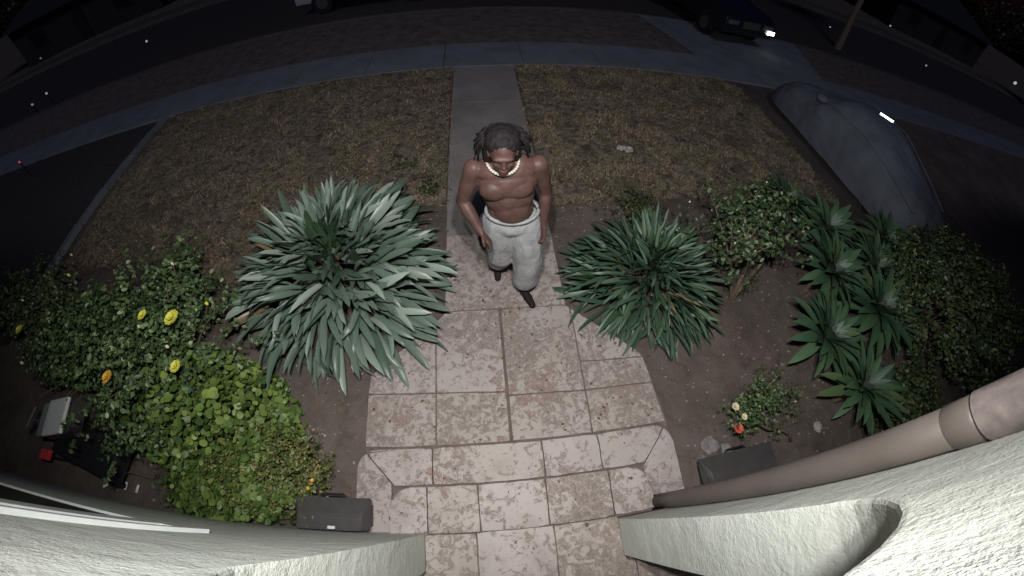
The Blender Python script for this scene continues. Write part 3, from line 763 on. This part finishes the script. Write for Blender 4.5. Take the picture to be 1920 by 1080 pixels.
# ---------------------------------------------------------------- dry grass
from mathutils.geometry import intersect_point_tri_2d
def inpoly(P, poly):
    x, y = P[:, 0], P[:, 1]; c = np.zeros(len(P), bool); j = len(poly) - 1
    for i in range(len(poly)):
        xi, yi = poly[i]; xj, yj = poly[j]
        cond = ((yi > y) != (yj > y)) & (x < (xj - xi) * (y - yi) / (yj - yi + 1e-12) + xi); c ^= cond; j = i
    return c
def grass(poly, n, name, lab):
    a = np.array(poly); lo, hi = a.min(0) - .1, a.max(0) + .1
    Pt = rng.uniform(lo, hi, (n, 2)); Pj = Pt + rng.normal(size=Pt.shape) * .05
    Pt = Pt[inpoly(Pj, poly)]
    d = np.array([noise.noise(Vector((p[0] * 2.6, p[1] * 2.6, 1))) + .6 * noise.noise(Vector((p[0] * 8, p[1] * 8, 4))) for p in Pt])
    keep = d + rng.normal(size=len(d)) * .30 > -.10; Pt = Pt[keep]; d = d[keep]; n = len(Pt)
    az = rng.uniform(0, 6.28, n); L = .034 * rng.uniform(.5, 1.5, n) * (1 + np.clip(d, -.4, .6)); tilt = rng.uniform(.35, 1.35, n)
    w = .004 + .004 * rng.uniform(size=n)
    b = np.c_[Pt, np.full(n, .008)]; dr = np.c_[np.cos(az) * np.sin(tilt), np.sin(az) * np.sin(tilt), np.cos(tilt)]
    sd = np.c_[-np.sin(az), np.cos(az), np.zeros(n)] * w[:, None]
    V = np.stack([b - sd, b + sd, b + dr * L[:, None] * .6 + sd * .8 , b + dr * L[:, None] - [0, 0, .004]], 1).reshape(-1, 3)
    P = np.arange(n)[:, None] * 4 + np.array([0, 1, 2, 3])[None]
    o = link(name, npmesh(name, V, P, M['grass'])); tag(o, lab, 'grass', kind='stuff'); return o
grass(LAWN_L, 90000, 'dry_grass', 'dry patchy brown grass left of the path')
grass(LAWN_R, 90000, 'dry_grass', 'dry patchy brown grass right of the path')

# ---------------------------------------------------------------- soil litter
def pebbles(n, region, name, m, r0, r1, lab, flat=.6):
    V = []; P = []; ico = bmesh.new(); bmesh.ops.create_icosphere(ico, subdivisions=1, radius=1)
    iv = np.array([v.co[:] for v in ico.verts]); ip = np.array([[v.index for v in f.verts] for f in ico.faces]); ico.free()
    a = []; k = 0
    while k < n:
        x, y = random.uniform(*region[0]), random.uniform(*region[1])
        if -1.12 < x < 1.45 and y < 1.75 - max(0, abs(x - .15) - .55) * .9 or (-.42 < x < .75): continue
        if y > 3.0: continue
        r = r0 + (r1 - r0) * random.random() ** 3
        q = np.array(Euler((random.uniform(0, 6), random.uniform(0, 6), random.uniform(0, 6))).to_matrix())
        v = (iv * np.array([1, random.uniform(.6, 1), flat]) * (1 + rng.normal(size=(len(iv), 1)) * .12)) @ q.T * r + np.array((x, y, gz(x, y) + r * .25))
        V.append(v); P.append(ip + k * len(iv)); k += 1
    o = link(name, npmesh(name, np.concatenate(V), np.concatenate(P), m)); tag(o, lab, 'pebbles', kind='stuff')
pebbles(2600, ((-3.6, 5), (-.05, 3)), 'pebbles', M['stone'], .004, .022, 'small stones and crumbs scattered over the bare soil')
pebbles(130, ((-3.2, 4), (.0, 3)), 'pale_litter', M['pale'], .006, .016, 'pale chips scattered over the bare soil')
# dead leaves on soil, lawn and tiles
pts = []; nr = []
for k in range(650):
    x, y = random.uniform(-3.4, 4.6), random.uniform(.0, 3.2)
    if -1.05 < x < 1.35 and y < .55: continue
    pts.append((x, y, gz(x, y) + .012 if not (-1.1 < x < 1.4) else .022)); nr.append((random.gauss(0, .2), random.gauss(0, .2), 1))
for k in range(150): pts.append((random.uniform(-5, 5), random.uniform(3.2, 6.7), .035)); nr.append((random.gauss(0, .3), random.gauss(0, .3), 1))
o = leaf_mass('fallen_leaves', pts, nr, .03, M['deadleaf'], None); tag(o, 'dry fallen leaves scattered on soil, grass and tiles', 'fallen leaves')
def rock(x, y, r, lab, m='rock', flat=.5, seed=0):
    bm = bmesh.new(); ball(bm, (0, 0, 0), 1, 3)
    for v in bm.verts: v.co = v.co * (1 + .35 * noise.noise(v.co * 1.6 + Vector((seed, 0, 0))) + .12 * noise.noise(v.co * 5)); v.co.z *= flat
    bmesh.ops.scale(bm, vec=(r, r, r), verts=bm.verts)
    o = obj('rock', bm, M[m], None, False); o.location = (x, y, gz(x, y) + r * flat * .5); return tag(o, lab, 'rock')
rock(2.93, .17, .05, 'whitish rock near the front rosette and the end of the trailing branch', 'pale', seed=1)
rock(1.72, .26, .075, 'flat grey rock at the left end of the low grey box', seed=2, flat=.35)
rock(1.86, .20, .055, 'small rough rock touching the low grey box', seed=3)
rock(1.62, .16, .035, 'smallest rock on the soil by the flagstone step corner', seed=4)
# crumpled paper on the lawn
bm = bmesh.new(); bmesh.ops.create_grid(bm, x_segments=7, y_segments=5, size=1)
for v in bm.verts: v.co = Vector((v.co.x * .11, v.co.y * .06, .05 + .035 * noise.noise(v.co * 2.3)))
o = obj('paper_scrap', bm, M['pale']); o.location = (1.96, 4.02, 0); o.rotation_euler = (0, 0, -.3); tag(o, 'crumpled pale paper scrap lying on the right lawn', 'paper')

# ---------------------------------------------------------------- things in the dark left corner
gc = empty('garden_cart', (-3.88, .34, 0), rz=R(-10), label='dark garden cart against the wall left of the geraniums, mostly in shade', cat='cart')
bm = bmesh.new(); box(bm, -.36, .62, -.20, .16, .16, .34, bev=.02); box(bm, -.32, .58, -.16, .12, .34, .345); obj('tray', bm, M['darker'], gc)
bm = bmesh.new(); tube(bm, [(-.36, 0, .3), (-.62, .0, .48), (-.66, -.12, .50), (-.66, .12, .50)], .014, 8); obj('handle', bm, M['dark_plastic'], gc)
for sx in (-.22, .45):
    for sy in (-.22, .18):
        bm = bmesh.new(); tube(bm, [(sx, sy - .02, .10), (sx, sy + .02, .10)], .10, 20); obj('wheel', bm, M['tyre'], gc)
wb = empty('cooler_box', (-4.04, .48, .36), rz=R(8), label='small box with a pale grey-white slanted lid at the far left under the rose bush', cat='box')
bm = bmesh.new(); box(bm, -.22, .22, -.15, .15, 0, .17, bev=.015); obj('body', bm, M['dark_plastic'], wb)
bm = bmesh.new(); box(bm, -.10, .24, -.17, .17, .175, .21, Matrix.Rotation(-.1, 4, 'Y'), bev=.012); obj('lid', bm, M['white'], wb)
bm = bmesh.new(); box(bm, -.24, -.105, -.16, .16, .17, .195, Matrix.Rotation(-.1, 4, 'Y'), bev=.01); obj('hinge_panel', bm, M['trimgrey'], wb)
rd = empty('red_reflector', (-4.42, .16, .0), label='small red ribbed plastic reflector block left of the garden cart', cat='reflector')
bm = bmesh.new()
for k in range(3): box(bm, -.075 + k * .052, -.03 + k * .052, -.05, .05, .26, .31, bev=.006)
obj('red_lens', bm, M['red'], rd); bm = bmesh.new(); tube(bm, [(0, 0, 0), (0, 0, .255)], .012); obj('post', bm, M['darker'], rd)
for (x, y, rz, lb) in ((-3.68, .01, .5, 'leftmost small white plant tag lying by the wall below the cart'), (-3.40, .035, 1.5, 'middle small white plant tag standing by the wall below the cart'), (-3.24, .03, 1.4, 'right small white plant tag nearest the twigs by the wall')):
    bm = bmesh.new(); box(bm, -.035, .035, -.012, .012, .02, .028, Matrix.Rotation(.3, 4, 'X')); o = obj('plant_tag', bm, M['white']); o.location = (x, y, .03); o.rotation_euler = (0, 0, rz); tag(o, lb, 'tag', 'white plant tags by the wall')
bm = bmesh.new()
for p in ([(-2.65, .0, .02), (-2.45, .05, .10), (-2.3, .15, .22)], [(-2.9, .06, .03), (-2.6, .08, .08), (-2.4, .04, .1)], [(-3.6, .12, .05), (-3.3, .16, .10), (-3.05, .14, .06)]): tube(bm, p, .009, 6)
tag(obj('fallen_twigs', bm, M['wood']), 'bare pale twigs sticking out by the wall under the geraniums', 'twigs')

# ---------------------------------------------------------------- covered car
cc_ = empty('covered_car', (6.55, 4.25, 0), label='small car under a pale blue-grey fabric cover on the driveway', cat='car')
st_ = [(-2.05, .50, .50), (-2.0, .62, .60), (-1.6, .70, .72), (-1.2, .74, .80), (-.7, .76, 1.02), (-.2, .78, 1.10), (.3, .78, 1.08), (.7, .77, .92), (1.05, .76, .80), (1.5, .72, .70), (1.85, .62, .58), (2.0, .48, .46)]
cs_n = 22; V = []
for (y, hw, hh) in st_:
    for k in range(cs_n + 1):
        a = math.pi * k / cs_n; ca, sa = math.cos(a), math.sin(a)
        top = .80 if hh > .9 else .95
        x = hw * math.copysign(abs(ca) ** .55, ca) * (1 - (1 - top) * max(0, sa) ** 2)
        z = .10 + (hh - .10) * abs(sa) ** .62
        wv = .014 * math.sin(y * 9 + k * .7) * (1 - sa) + .030 * noise.noise(Vector((x * 2.5, y * 2.5, z * 2.5))) + .012 * noise.noise(Vector((x * 9, y * 6, z * 9)))
        V.append((x + wv * math.copysign(1, ca), y, max(.05, z + wv)))
P = [(j * (cs_n + 1) + k, j * (cs_n + 1) + k + 1, (j + 1) * (cs_n + 1) + k + 1, (j + 1) * (cs_n + 1) + k) for j in range(len(st_) - 1) for k in range(cs_n)]
cv = link('cover', npmesh('cover', V, P, M['cover'], True), cc_)
cv.modifiers.new('sub', 'SUBSURF').render_levels = 3
for nm_, sc0, st0 in (('sag', .55, .09), ('folds', .16, .035)):
    tx = bpy.data.textures.new(nm_, 'CLOUDS'); tx.noise_scale = sc0; dm = cv.modifiers.new(nm_, 'DISPLACE'); dm.texture = tx; dm.strength = st0; dm.mid_level = .5
for e in (-1, 0):
    ring = [V[(0 if e == 0 else len(st_) - 1) * (cs_n + 1) + k] for k in range(cs_n + 1)]
    bm = bmesh.new(); vs = [bm.verts.new(v) for v in ring]; bm.faces.new(vs); obj('cover_end', bm, M['cover'], cc_)
bm = bmesh.new()
for pth in ([(-.60, -1.9, .62), (-.66, -.6, .86), (-.66, .5, .86), (-.58, 1.6, .66)], [(.28, -1.9, .68), (.34, -.5, 1.08), (.34, .3, 1.07), (.28, 1.2, .80)]): tube(bm, pth, .010, 6)
obj('seam', bm, M['cover'], cc_)
for y in (-1.32, 1.30):
    for sx in (-1, 1):
        bm = bmesh.new(); tube(bm, [(sx * .46, y, .20), (sx * .64, y, .20)], .20, 24); wh = obj('wheel', bm, M['tyre'], cc_)
for sx in (-1, 1):
    bm = bmesh.new(); ball(bm, (sx * .70, .62, .84), (.10, .13, .07), 3); obj('mirror_bulge', bm, M['cover'], cc_, True)
bm = bmesh.new(); box(bm, -.13, .13, -.02, .02, -.006, .006, bev=.003)
st = obj('reflective_strip', bm, M['chrome'], cc_); st.location = (.03, -.20, 1.135)
nz = (Vector((.05, .2, 3.1)) - Vector((6.58, 4.05, 1.13))).normalized(); ax = Vector((.30, -.62, .04)); ax = (ax - nz * ax.dot(nz)).normalized()
st.rotation_euler = Matrix((ax, nz.cross(ax), nz)).transposed().to_euler()

# ---------------------------------------------------------------- cars by the street
def car(name, loc, rz, paint, lab, L=4.5, W=1.8, hgt=1.55, suv=True):
    root = empty(name, loc, rz, label=lab, cat='car')
    if suv: prof = [(-L / 2, .35), (-L / 2, .85), (-L / 2 + .15, 1.0), (-L / 2 + .35, hgt - .06), (-L / 2 + .7, hgt), (.35, hgt), (1.05, 1.05), (L / 2 - .25, .92), (L / 2, .78), (L / 2, .35)]
    else: prof = [(-L / 2, .35), (-L / 2, .8), (-L / 2 + .1, .92), (-L / 2 + .75, .97), (-1.0, hgt - .05), (-.6, hgt), (.2, hgt), (.95, .95), (L / 2 - .2, .82), (L / 2, .68), (L / 2, .35)]
    bm = bmesh.new(); a = []; b = []
    for (y, z) in prof:
        k = W / 2 * (1 - .16 * max(0, (z - .95) / (hgt - .95)))
        a.append(bm.verts.new((-k, y, z))); b.append(bm.verts.new((k, y, z)))
    bm.faces.new(a); bm.faces.new(b[::-1])
    for i in range(len(prof)): j = (i + 1) % len(prof); bm.faces.new((a[j], a[i], b[i], b[j]))
    bmesh.ops.recalc_face_normals(bm, faces=bm.faces)
    bmesh.ops.bevel(bm, geom=list(bm.edges), offset=.05, segments=3, affect='EDGES', profile=.5)
    obj('body', bm, paint, root, True)
    for sx in (-1, 1):
        k = W / 2 * .93
        bm = bmesh.new(); pts = [(sx * (k + .012), -L / 2 + .75, 1.02), (sx * (k + .012), .62, 1.02), (sx * (k - .07), .25, hgt - .12), (sx * (k - .07), -L / 2 + .85, hgt - .12)]
        vs = [bm.verts.new(p) for p in pts]; vs2 = [bm.verts.new((p[0] + sx * .012, p[1], p[2])) for p in pts]
        bm.faces.new(vs); bm.faces.new(vs2[::-1])
        for i in range(4): bm.faces.new((vs[i], vs2[i], vs2[(i + 1) % 4], vs[(i + 1) % 4]))
        obj('side_window', bm, M['glass'], root)
        for y in (-L / 2 + .85, L / 2 - .85):
            bm = bmesh.new(); tube(bm, [(sx * (W / 2 - .2), y, .33), (sx * (W / 2 + .02), y, .33)], .33, 24); wh = obj('wheel', bm, M['tyre'], root)
            bm = bmesh.new(); tube(bm, [(sx * (W / 2 + .021), y, .33), (sx * (W / 2 + .03), y, .33)], .19, 16); obj('rim', bm, M['dark_plastic'], wh)
        bm = bmesh.new(); box(bm, sx * (W / 2 - .25) - .18, sx * (W / 2 - .25) + .18, L / 2 - .04, L / 2 + .02, .62, .74, bev=.015); obj('headlight', bm, M['chrome'], root)
        bm = bmesh.new(); box(bm, sx * (W / 2 - .18) - .12, sx * (W / 2 - .18) + .12, -L / 2 - .02, -L / 2 + .04, .68, .85, bev=.015); obj('tail_light', bm, M['red'], root)
        bm = bmesh.new(); ball(bm, (sx * (W / 2 + .07), .75, 1.05), (.09, .06, .07), 2); obj('mirror', bm, paint, root, True)
    return root
dc = car('dark_car', (7.0, 11.55, 0), math.pi + .12, M['carpaint'], 'dark car facing the house across the sidewalk with a glowing licence plate')
LG = emit('plate_glow', (1, .98, .94), 5.0)
bm = bmesh.new(); box(bm, -.93, -.66, 2.262, 2.285, .50, .60, bev=.01); obj('glowing_plate', bm, LG, dc)  # licence plate's reflection, made as an added glowing block
bm = bmesh.new(); box(bm, -.3, .3, 2.255, 2.28, .55, .75, bev=.01); obj('grille', bm, M['dark_plastic'], dc)
car('white_car', (-3.1, 13.2, -.0), math.pi / 2, M['carwhite'], 'pale car parked across the street straight beyond the left lawn', suv=False, hgt=1.4)

# street tree, right
tr = empty('street_tree', (14.0, 12.2, 0), label='slender bare-trunked street tree rising near the top right corner', cat='tree')
bm = bmesh.new(); tube(bm, [(0, 0, -.1), (.5, .5, 1.2), (1.1, 1.0, 2.6), (1.6, 1.3, 4.2), (1.9, 1.5, 5.5)], [.16, .13, .12, .10, .07], 10)
for az in np.linspace(0, 5.4, 6): tube(bm, [(1.6, 1.3, 4.2), (1.6 + .9 * math.cos(az), 1.3 + .9 * math.sin(az), 5.2), (1.7 + 1.6 * math.cos(az), 1.3 + 1.6 * math.sin(az), 6.0)], [.05, .035, .02], 6)
obj('trunk', bm, M['wood'], tr)
P_, N_, _s = shoots_points((1.7, 1.3, 5.9), (2.0, 2.0, 1.2), 200, 22, (1.7, 1.3, 4.4), .12, .2, .4, 61); leaf_mass('crown', P_, N_, .16, M['hedge'], tr)

# houses and trees beyond the street
M['siding'] = simple('far_house_siding', (.035, .035, .038), .9, .2, .15, 1.5); M['shingle'] = simple('far_roof', (.03, .03, .034), .9, .2, .3, 6)
def far_house(x, y, rz, w_, d_, lab):
    t = empty('neighbour_house', (x, y, -.03), rz, label=lab, cat='house')
    bm = bmesh.new(); box(bm, -w_ / 2, w_ / 2, -d_ / 2, d_ / 2, 0, 2.8); obj('wall', bm, M['siding'], t)
    bm = bmesh.new(); e = .5
    a = [bm.verts.new(p) for p in ((-w_ / 2 - e, -d_ / 2 - e, 2.7), (w_ / 2 + e, -d_ / 2 - e, 2.7), (w_ / 2 + e, d_ / 2 + e, 2.7), (-w_ / 2 - e, d_ / 2 + e, 2.7), (-w_ / 2 + 2, 0, 4.9), (w_ / 2 - 2, 0, 4.9))]
    for q in ((0, 1, 5, 4), (1, 2, 5), (2, 3, 4, 5), (3, 0, 4), (3, 2, 1, 0)): bm.faces.new([a[i] for i in q])
    obj('roof', bm, M['shingle'], t)
    for xx in (-w_ * .32, w_ * .3):
        bm = bmesh.new(); box(bm, xx - .8, xx + .8, -d_ / 2 - .05, -d_ / 2 + .02, .9, 2.1); f = obj('window', bm, M['siding'], t)
        bm = bmesh.new(); box(bm, xx - .72, xx + .72, -d_ / 2 - .06, -d_ / 2 - .055, .98, 2.02); obj('pane', bm, M['glass'], f)
    bm = bmesh.new(); box(bm, -.5, .5, -d_ / 2 - .06, -d_ / 2, 0, 2.1); obj('door', bm, M['darker'], t)
far_house(-27, 29, .1, 13, 9, 'dark low house across the street beyond the left corner')
far_house(2, 31, 0, 14, 9, 'dark low house straight across the street')
far_house(42, 30, -.1, 14, 9, 'dark low house across the street beyond the right corner')
def far_tree(x, y, r, hgt, lab, seed):
    t = empty('garden_tree', (x, y, 0), label=lab, cat='tree')
    p, n_, st2 = shoots_points((0, 0, hgt), (r, r, r * .75), 130, 16, (0, 0, hgt * .45), .15, .3, .3, seed); leaf_mass('crown', p, n_, .38, M['hedge'], t)
    bm = bmesh.new(); tube(bm, [(0, 0, -.1), (.1, .05, hgt * .5), (0, .1, hgt * .9)], [.28, .2, .1], 8); stem_mesh(bm, st2, .05, 5, 12); obj('trunk', bm, M['wood'], t)
for i, (x, y, r, hg, lb) in enumerate(((-46, 34, 5, 5.5, 'broad dark tree far off past the left corner'), (-38, 24, 3.4, 4.5, 'rounded dark tree at the left end of the far pavement'), (-15, 27, 3, 4.5, 'dark tree between the left and middle far houses'),
     (20, 27, 3.2, 4.6, 'dark tree between the middle and right far houses'), (58, 30, 5, 5.5, 'broad dark tree far off past the right corner'), (52, 17, 3.6, 4.2, 'dark tree on the near side of the right far corner'), (-44, 12, 4.5, 4.6, 'dark tree in the next garden at the left edge'))):
    far_tree(x, y, r, hg, lb, 70 + i)

# ---------------------------------------------------------------- scattered far glints, built as glowing balls on added stakes
def glow_point(x, y, z, r, col, st, lab):
    t = empty('glow_point', (x, y, -.02), label=lab, cat='glow point', group='small far glints in the dark')
    r *= .7; bm = bmesh.new(); ball(bm, (0, 0, z), r, 2); obj('glow_ball', bm, emit('point_glow', col, st), t, True)
    bm = bmesh.new(); tube(bm, [(0, 0, 0), (0, 0, z - r * .9)], .015, 6); obj('stake', bm, M['darker'], t)
for a in [(14.43, 13.47, .5, .045, (.8, .85, 1), 0.23, 'dim white glint just left of the street tree trunk'),
          (29.8, 22.4, .5, .10, (.8, .9, 1), 0.20, 'dim white glint right of the street tree at the top edge'),
          (21.6, 13.1, .5, .07, (.8, .9, 1), 0.16, 'faint glint by itself halfway to the right edge'),
          (67.2, 28.1, .5, .30, (.9, .93, 1), 0.32, 'brighter white glint at the far right edge'),
          (-15.8, 11.3, .5, .06, (.9, .9, .9), 0.20, 'pale glint at the far left, upper of a close pair'),
          (-15.9, 10.6, .5, .065, (.8, .85, .85), 0.11, 'duller glint just below its pair at the far left'),
          (-28.7, 21.8, .5, .09, (.8, .8, .9), 0.10, 'very faint glint near the upper left corner'),
          (-10.93, 5.99, .5, .035, (1, .12, .12), 0.36, 'single red glint at the left edge'),
          (-11.8, 13.1, .5, .06, (.8, .85, .9), .25, 'weak glint between the left sidewalk and the street')]:
    glow_point(*a)

# ---------------------------------------------------------------- person
pn = empty('person', (.22, 1.92, 0), label='person walking up the path in off-white shorts, bare-chested with pale bead necklace and dark hair', cat='person')
def W_(p): return (p[0] - .22, p[1] - 1.92, p[2])
def limb(bm, pts, rad, n=18):
    """rounded tapering limb: tube plus balls at its joints"""
    q = []; rr = []
    for i in range(len(pts) - 1):
        for k in range(6):
            t = k / 6; q.append(Vector(W_(pts[i])).lerp(Vector(W_(pts[i + 1])), t)); rr.append(rad[i] + (rad[i + 1] - rad[i]) * (3 * t * t - 2 * t ** 3))
    q.append(Vector(W_(pts[-1]))); rr.append(rad[-1])
    tube(bm, q, rr, n)
    for p, r in zip(pts, rad): ball(bm, W_(p), r * .985, 3)
def B(bm, p, r, rot=None): ball(bm, W_(p), r, 3, rot)
bm = bmesh.new()
# torso
B(bm, (.22, 1.92, .93), (.175, .125, .13)); B(bm, (.205, 1.90, 1.06), (.165, .125, .14)); B(bm, (.19, 1.885, 1.20), (.175, .125, .15))
B(bm, (.175, 1.88, 1.33), (.205, .125, .13)); B(bm, (.165, 1.885, 1.41), (.20, .10, .085))
B(bm, (.09, 1.81, 1.31), (.10, .065, .075)); B(bm, (.245, 1.815, 1.315), (.10, .065, .075)); B(bm, (.21, 1.825, 1.10), (.125, .075, .12))
B(bm, (.07, 1.89, 1.455), (.12, .07, .045), (0, -.35, 0)); B(bm, (.27, 1.90, 1.46), (.12, .07, .045), (0, .35, 0))
limb(bm, [(.155, 1.885, 1.42), (.145, 1.855, 1.53)], [.078, .064])
# head, tipped down on the neck
HM = Matrix.Translation(Vector(W_((.142, 1.838, 1.515)))) @ Matrix.Rotation(R(10), 4, 'X') @ Matrix.Translation(-Vector(W_((.142, 1.862, 1.545))))
def headfrom(bm, n0):
    bm.verts.ensure_lookup_table()
    for v in bm.verts[n0:]: v.co = HM @ v.co
n0 = len(bm.verts)
B(bm, (.14, 1.845, 1.655), (.078, .095, .098)); B(bm, (.14, 1.815, 1.595), (.062, .068, .068)); B(bm, (.14, 1.775, 1.555), (.036, .032, .028))
B(bm, (.14, 1.762, 1.665), (.062, .022, .016)); B(bm, (.14, 1.748, 1.612), (.018, .022, .014)); B(bm, (.14, 1.752, 1.635), (.012, .016, .03), (-.3, 0, 0))
B(bm, (.105, 1.778, 1.61), (.026, .02, .02)); B(bm, (.175, 1.778, 1.61), (.026, .02, .02)); B(bm, (.14, 1.757, 1.583), (.027, .016, .012))
B(bm, (.058, 1.85, 1.635), (.013, .025, .033)); B(bm, (.222, 1.85, 1.635), (.013, .025, .033))
headfrom(bm, n0)
# arms
AL = [(-.035, 1.895, 1.425), (-.125, 1.90, 1.15), (-.01, 1.745, .985)]
AR = [(.375, 1.91, 1.425), (.455, 1.95, 1.15), (.445, 1.86, .915)]
for A in (AL, AR):
    limb(bm, [A[0], tuple((Vector(A[0]) * .55 + Vector(A[1]) * .45)), A[1]], [.066, .058, .045])
    mid = Vector(A[1]).lerp(Vector(A[2]), .3); limb(bm, [A[1], tuple(mid), A[2]], [.044, .047, .028])
def hand(bm, wrist, d, side, up):
    d = Vector(d).normalized(); s_ = Vector(side).normalized(); u = d.cross(s_).normalized() * up
    w0 = Vector(wrist)
    for k in range(4): 
        kk = (k - 1.5) * .019; limb(bm, [tuple(w0 + d * .01 + s_ * kk * .6), tuple(w0 + d * .085 + s_ * kk)], [.016, .0125], 10)
        ln = (.066, .078, .072, .056)[k]
        a = w0 + d * .088 + s_ * kk * 1.05; b = a + (d * .95 - u * .25).normalized() * ln * .5; c = b + (d * .6 - u * .8).normalized() * ln * .5
        limb(bm, [tuple(a), tuple(b), tuple(c)], [.0105, .0095, .008], 10)
    a = w0 + d * .025 - s_ * .028; b = a + (d * .6 - s_ * .75 - u * .2).normalized() * .042; c = b + (d * .85 - s_ * .1 - u * .4).normalized() * .032
    limb(bm, [tuple(a), tuple(b), tuple(c)], [.015, .0115, .0095], 10)
hand(bm, AL[2], (.55, -.45, -.6), (.2, .8, -.4), 1)
hand(bm, AR[2], (.0, -.35, -.95), (.25, -.9, .3), -1)
# legs
LR = [(.305, 1.92, .90), (.355, 1.86, .50), (.335, 1.85, .085)]; LL = [(.135, 1.93, .90), (.135, 1.95, .50), (.125, 2.16, .14)]
for A in (LR, LL):
    limb(bm, [A[0], A[1]], [.092, .058]); mid = Vector(A[1]).lerp(Vector(A[2]), .35); limb(bm, [A[1], tuple(mid), A[2]], [.056, .056, .036])
body = obj('body', bm, M['skin'], pn, True)
rm = body.modifiers.new('remesh', 'REMESH'); rm.mode = 'VOXEL'; rm.voxel_size = .0055; rm.use_smooth_shade = True
sm = body.modifiers.new('smooth', 'SMOOTH'); sm.factor = .5; sm.iterations = 4
# feet in dark socks
def foot(A, toe, name='sock'):
    bm = bmesh.new(); a = Vector(A[2]); h = a + Vector((0, .03, -.045)) ; t = Vector(toe)
    limb(bm, [tuple(a + (Vector(A[1]) - a) * .30), tuple(a)], [.051, .043])
    limb(bm, [tuple(a), tuple(h)], [.041, .036]); limb(bm, [tuple(h), tuple(h.lerp(t, .55)), tuple(t)], [.036, .040, .030])
    limb(bm, [tuple(a + Vector((0, -.01, -.02))), tuple(h.lerp(t, .6) + Vector((0, 0, .012)))], [.038, .030])
    o = obj(name, bm, M['shoe'], pn, True); r_ = o.modifiers.new('remesh', 'REMESH'); r_.mode = 'VOXEL'; r_.voxel_size = .007; r_.use_smooth_shade = True
    s2 = o.modifiers.new('smooth', 'SMOOTH'); s2.iterations = 4
foot(LR, (.405, 1.70, .036)); foot(LL, (.115, 2.02, .038))
# shorts: loose, to below the knee
bm = bmesh.new()
B(bm, (.22, 1.915, .93), (.195, .145, .12)); B(bm, (.22, 1.915, 1.0), (.185, .140, .04))
for A, hem in ((LR, .24), (LL, .28)):
    k = A[1]; a = Vector(A[0]); an = Vector(A[2]); kn = Vector(k); t = (kn.z - hem) / (kn.z - an.z); hm = kn.lerp(an, t)
    limb(bm, [tuple(a), tuple(a.lerp(kn, .5)), tuple(kn), tuple(hm)], [.135, .132, .122, .112], 24)
sh = obj('shorts', bm, M['shorts'], pn, True)
rm = sh.modifiers.new('remesh', 'REMESH'); rm.mode = 'VOXEL'; rm.voxel_size = .009; rm.use_smooth_shade = True
sm = sh.modifiers.new('smooth', 'SMOOTH'); sm.iterations = 6
tx = bpy.data.textures.new('folds', 'CLOUDS'); tx.noise_scale = .2
dm = sh.modifiers.new('folds', 'DISPLACE'); dm.texture = tx; dm.strength = .03; dm.mid_level = .5
bm = bmesh.new(); q = [W_((.22 + .188 * math.cos(a), 1.915 + .143 * math.sin(a), 1.025)) for a in np.linspace(0, 2 * math.pi, 33)[:-1]]
tube(bm, q + [q[0]], .014, 8); obj('waistband', bm, M['shorts'], pn, True)
# hair: full dark mop with locks to the shoulders
bm = bmesh.new()
B(bm, (.14, 1.885, 1.695), (.105, .11, .088)); B(bm, (.14, 1.935, 1.60), (.125, .08, .13)); B(bm, (.055, 1.91, 1.60), (.035, .06, .11)); B(bm, (.225, 1.91, 1.60), (.035, .06, .11))
headfrom(bm, 0)
hr = obj('hair', bm, M['hair'], pn, True)
rm = hr.modifiers.new('remesh', 'REMESH'); rm.mode = 'VOXEL'; rm.voxel_size = .008; rm.use_smooth_shade = True
tx = bpy.data.textures.new('curls', 'CLOUDS'); tx.noise_scale = .022
dm = hr.modifiers.new('curl', 'DISPLACE'); dm.texture = tx; dm.strength = .018
bm = bmesh.new(); rg = np.random.default_rng(5)
for k in range(330):
    a = rg.uniform(-.15, math.pi + .15); p = Vector((.14 + .105 * math.cos(a), 1.90 + .09 * math.sin(a), 1.70 + .04 * rg.uniform()))
    o1 = Vector((math.cos(a), math.sin(a), 0)); l = rg.uniform(.08, .17)
    q = [p, p + o1 * .035 + Vector((0, 0, -l * .35)), p + o1 * .045 + Vector((rg.normal() * .012, rg.normal() * .012, -l * .7)), p + o1 * .05 + Vector((rg.normal() * .02, rg.normal() * .02, -l))]
    q = [HM @ Vector(W_(q[0]))] ; q += [q[0] + o1 * e1 + Vector((rg.normal() * .01, .02 * e2, -l * e2)) for e1, e2 in ((.035, .35), (.045, .7), (.05, 1))]
    tube(bm, q, [.0055, .006, .005, .003], 5)
obj('hair_lock', bm, M['hair'], pn, True)['kind'] = 'stuff'
# necklace, eyes, lips
bm = bmesh.new(); 
for a in np.linspace(0, 2 * math.pi, 37)[:-1]:
    x = .145 + .098 * math.cos(a); y = 1.865 + .105 * math.sin(a); z = 1.505 - .035 * (-math.sin(a)) - .0
    ball(bm, W_((x, y - .0, z)), .0115, 1)
obj('necklace', bm, M['bead'], pn, True)
for sx in (-1, 1):
    bm = bmesh.new(); ball(bm, W_((.14 + sx * .031, 1.768, 1.642)), (.014, .009, .008), 2); headfrom(bm, 0); obj('eye', bm, M['eye'], pn, True)
bm = bmesh.new(); ball(bm, W_((.14, 1.747, 1.585)), (.025, .010, .006), 2); ball(bm, W_((.14, 1.748, 1.575)), (.021, .010, .006), 2); headfrom(bm, 0); obj('lips', bm, M['lip'], pn, True)
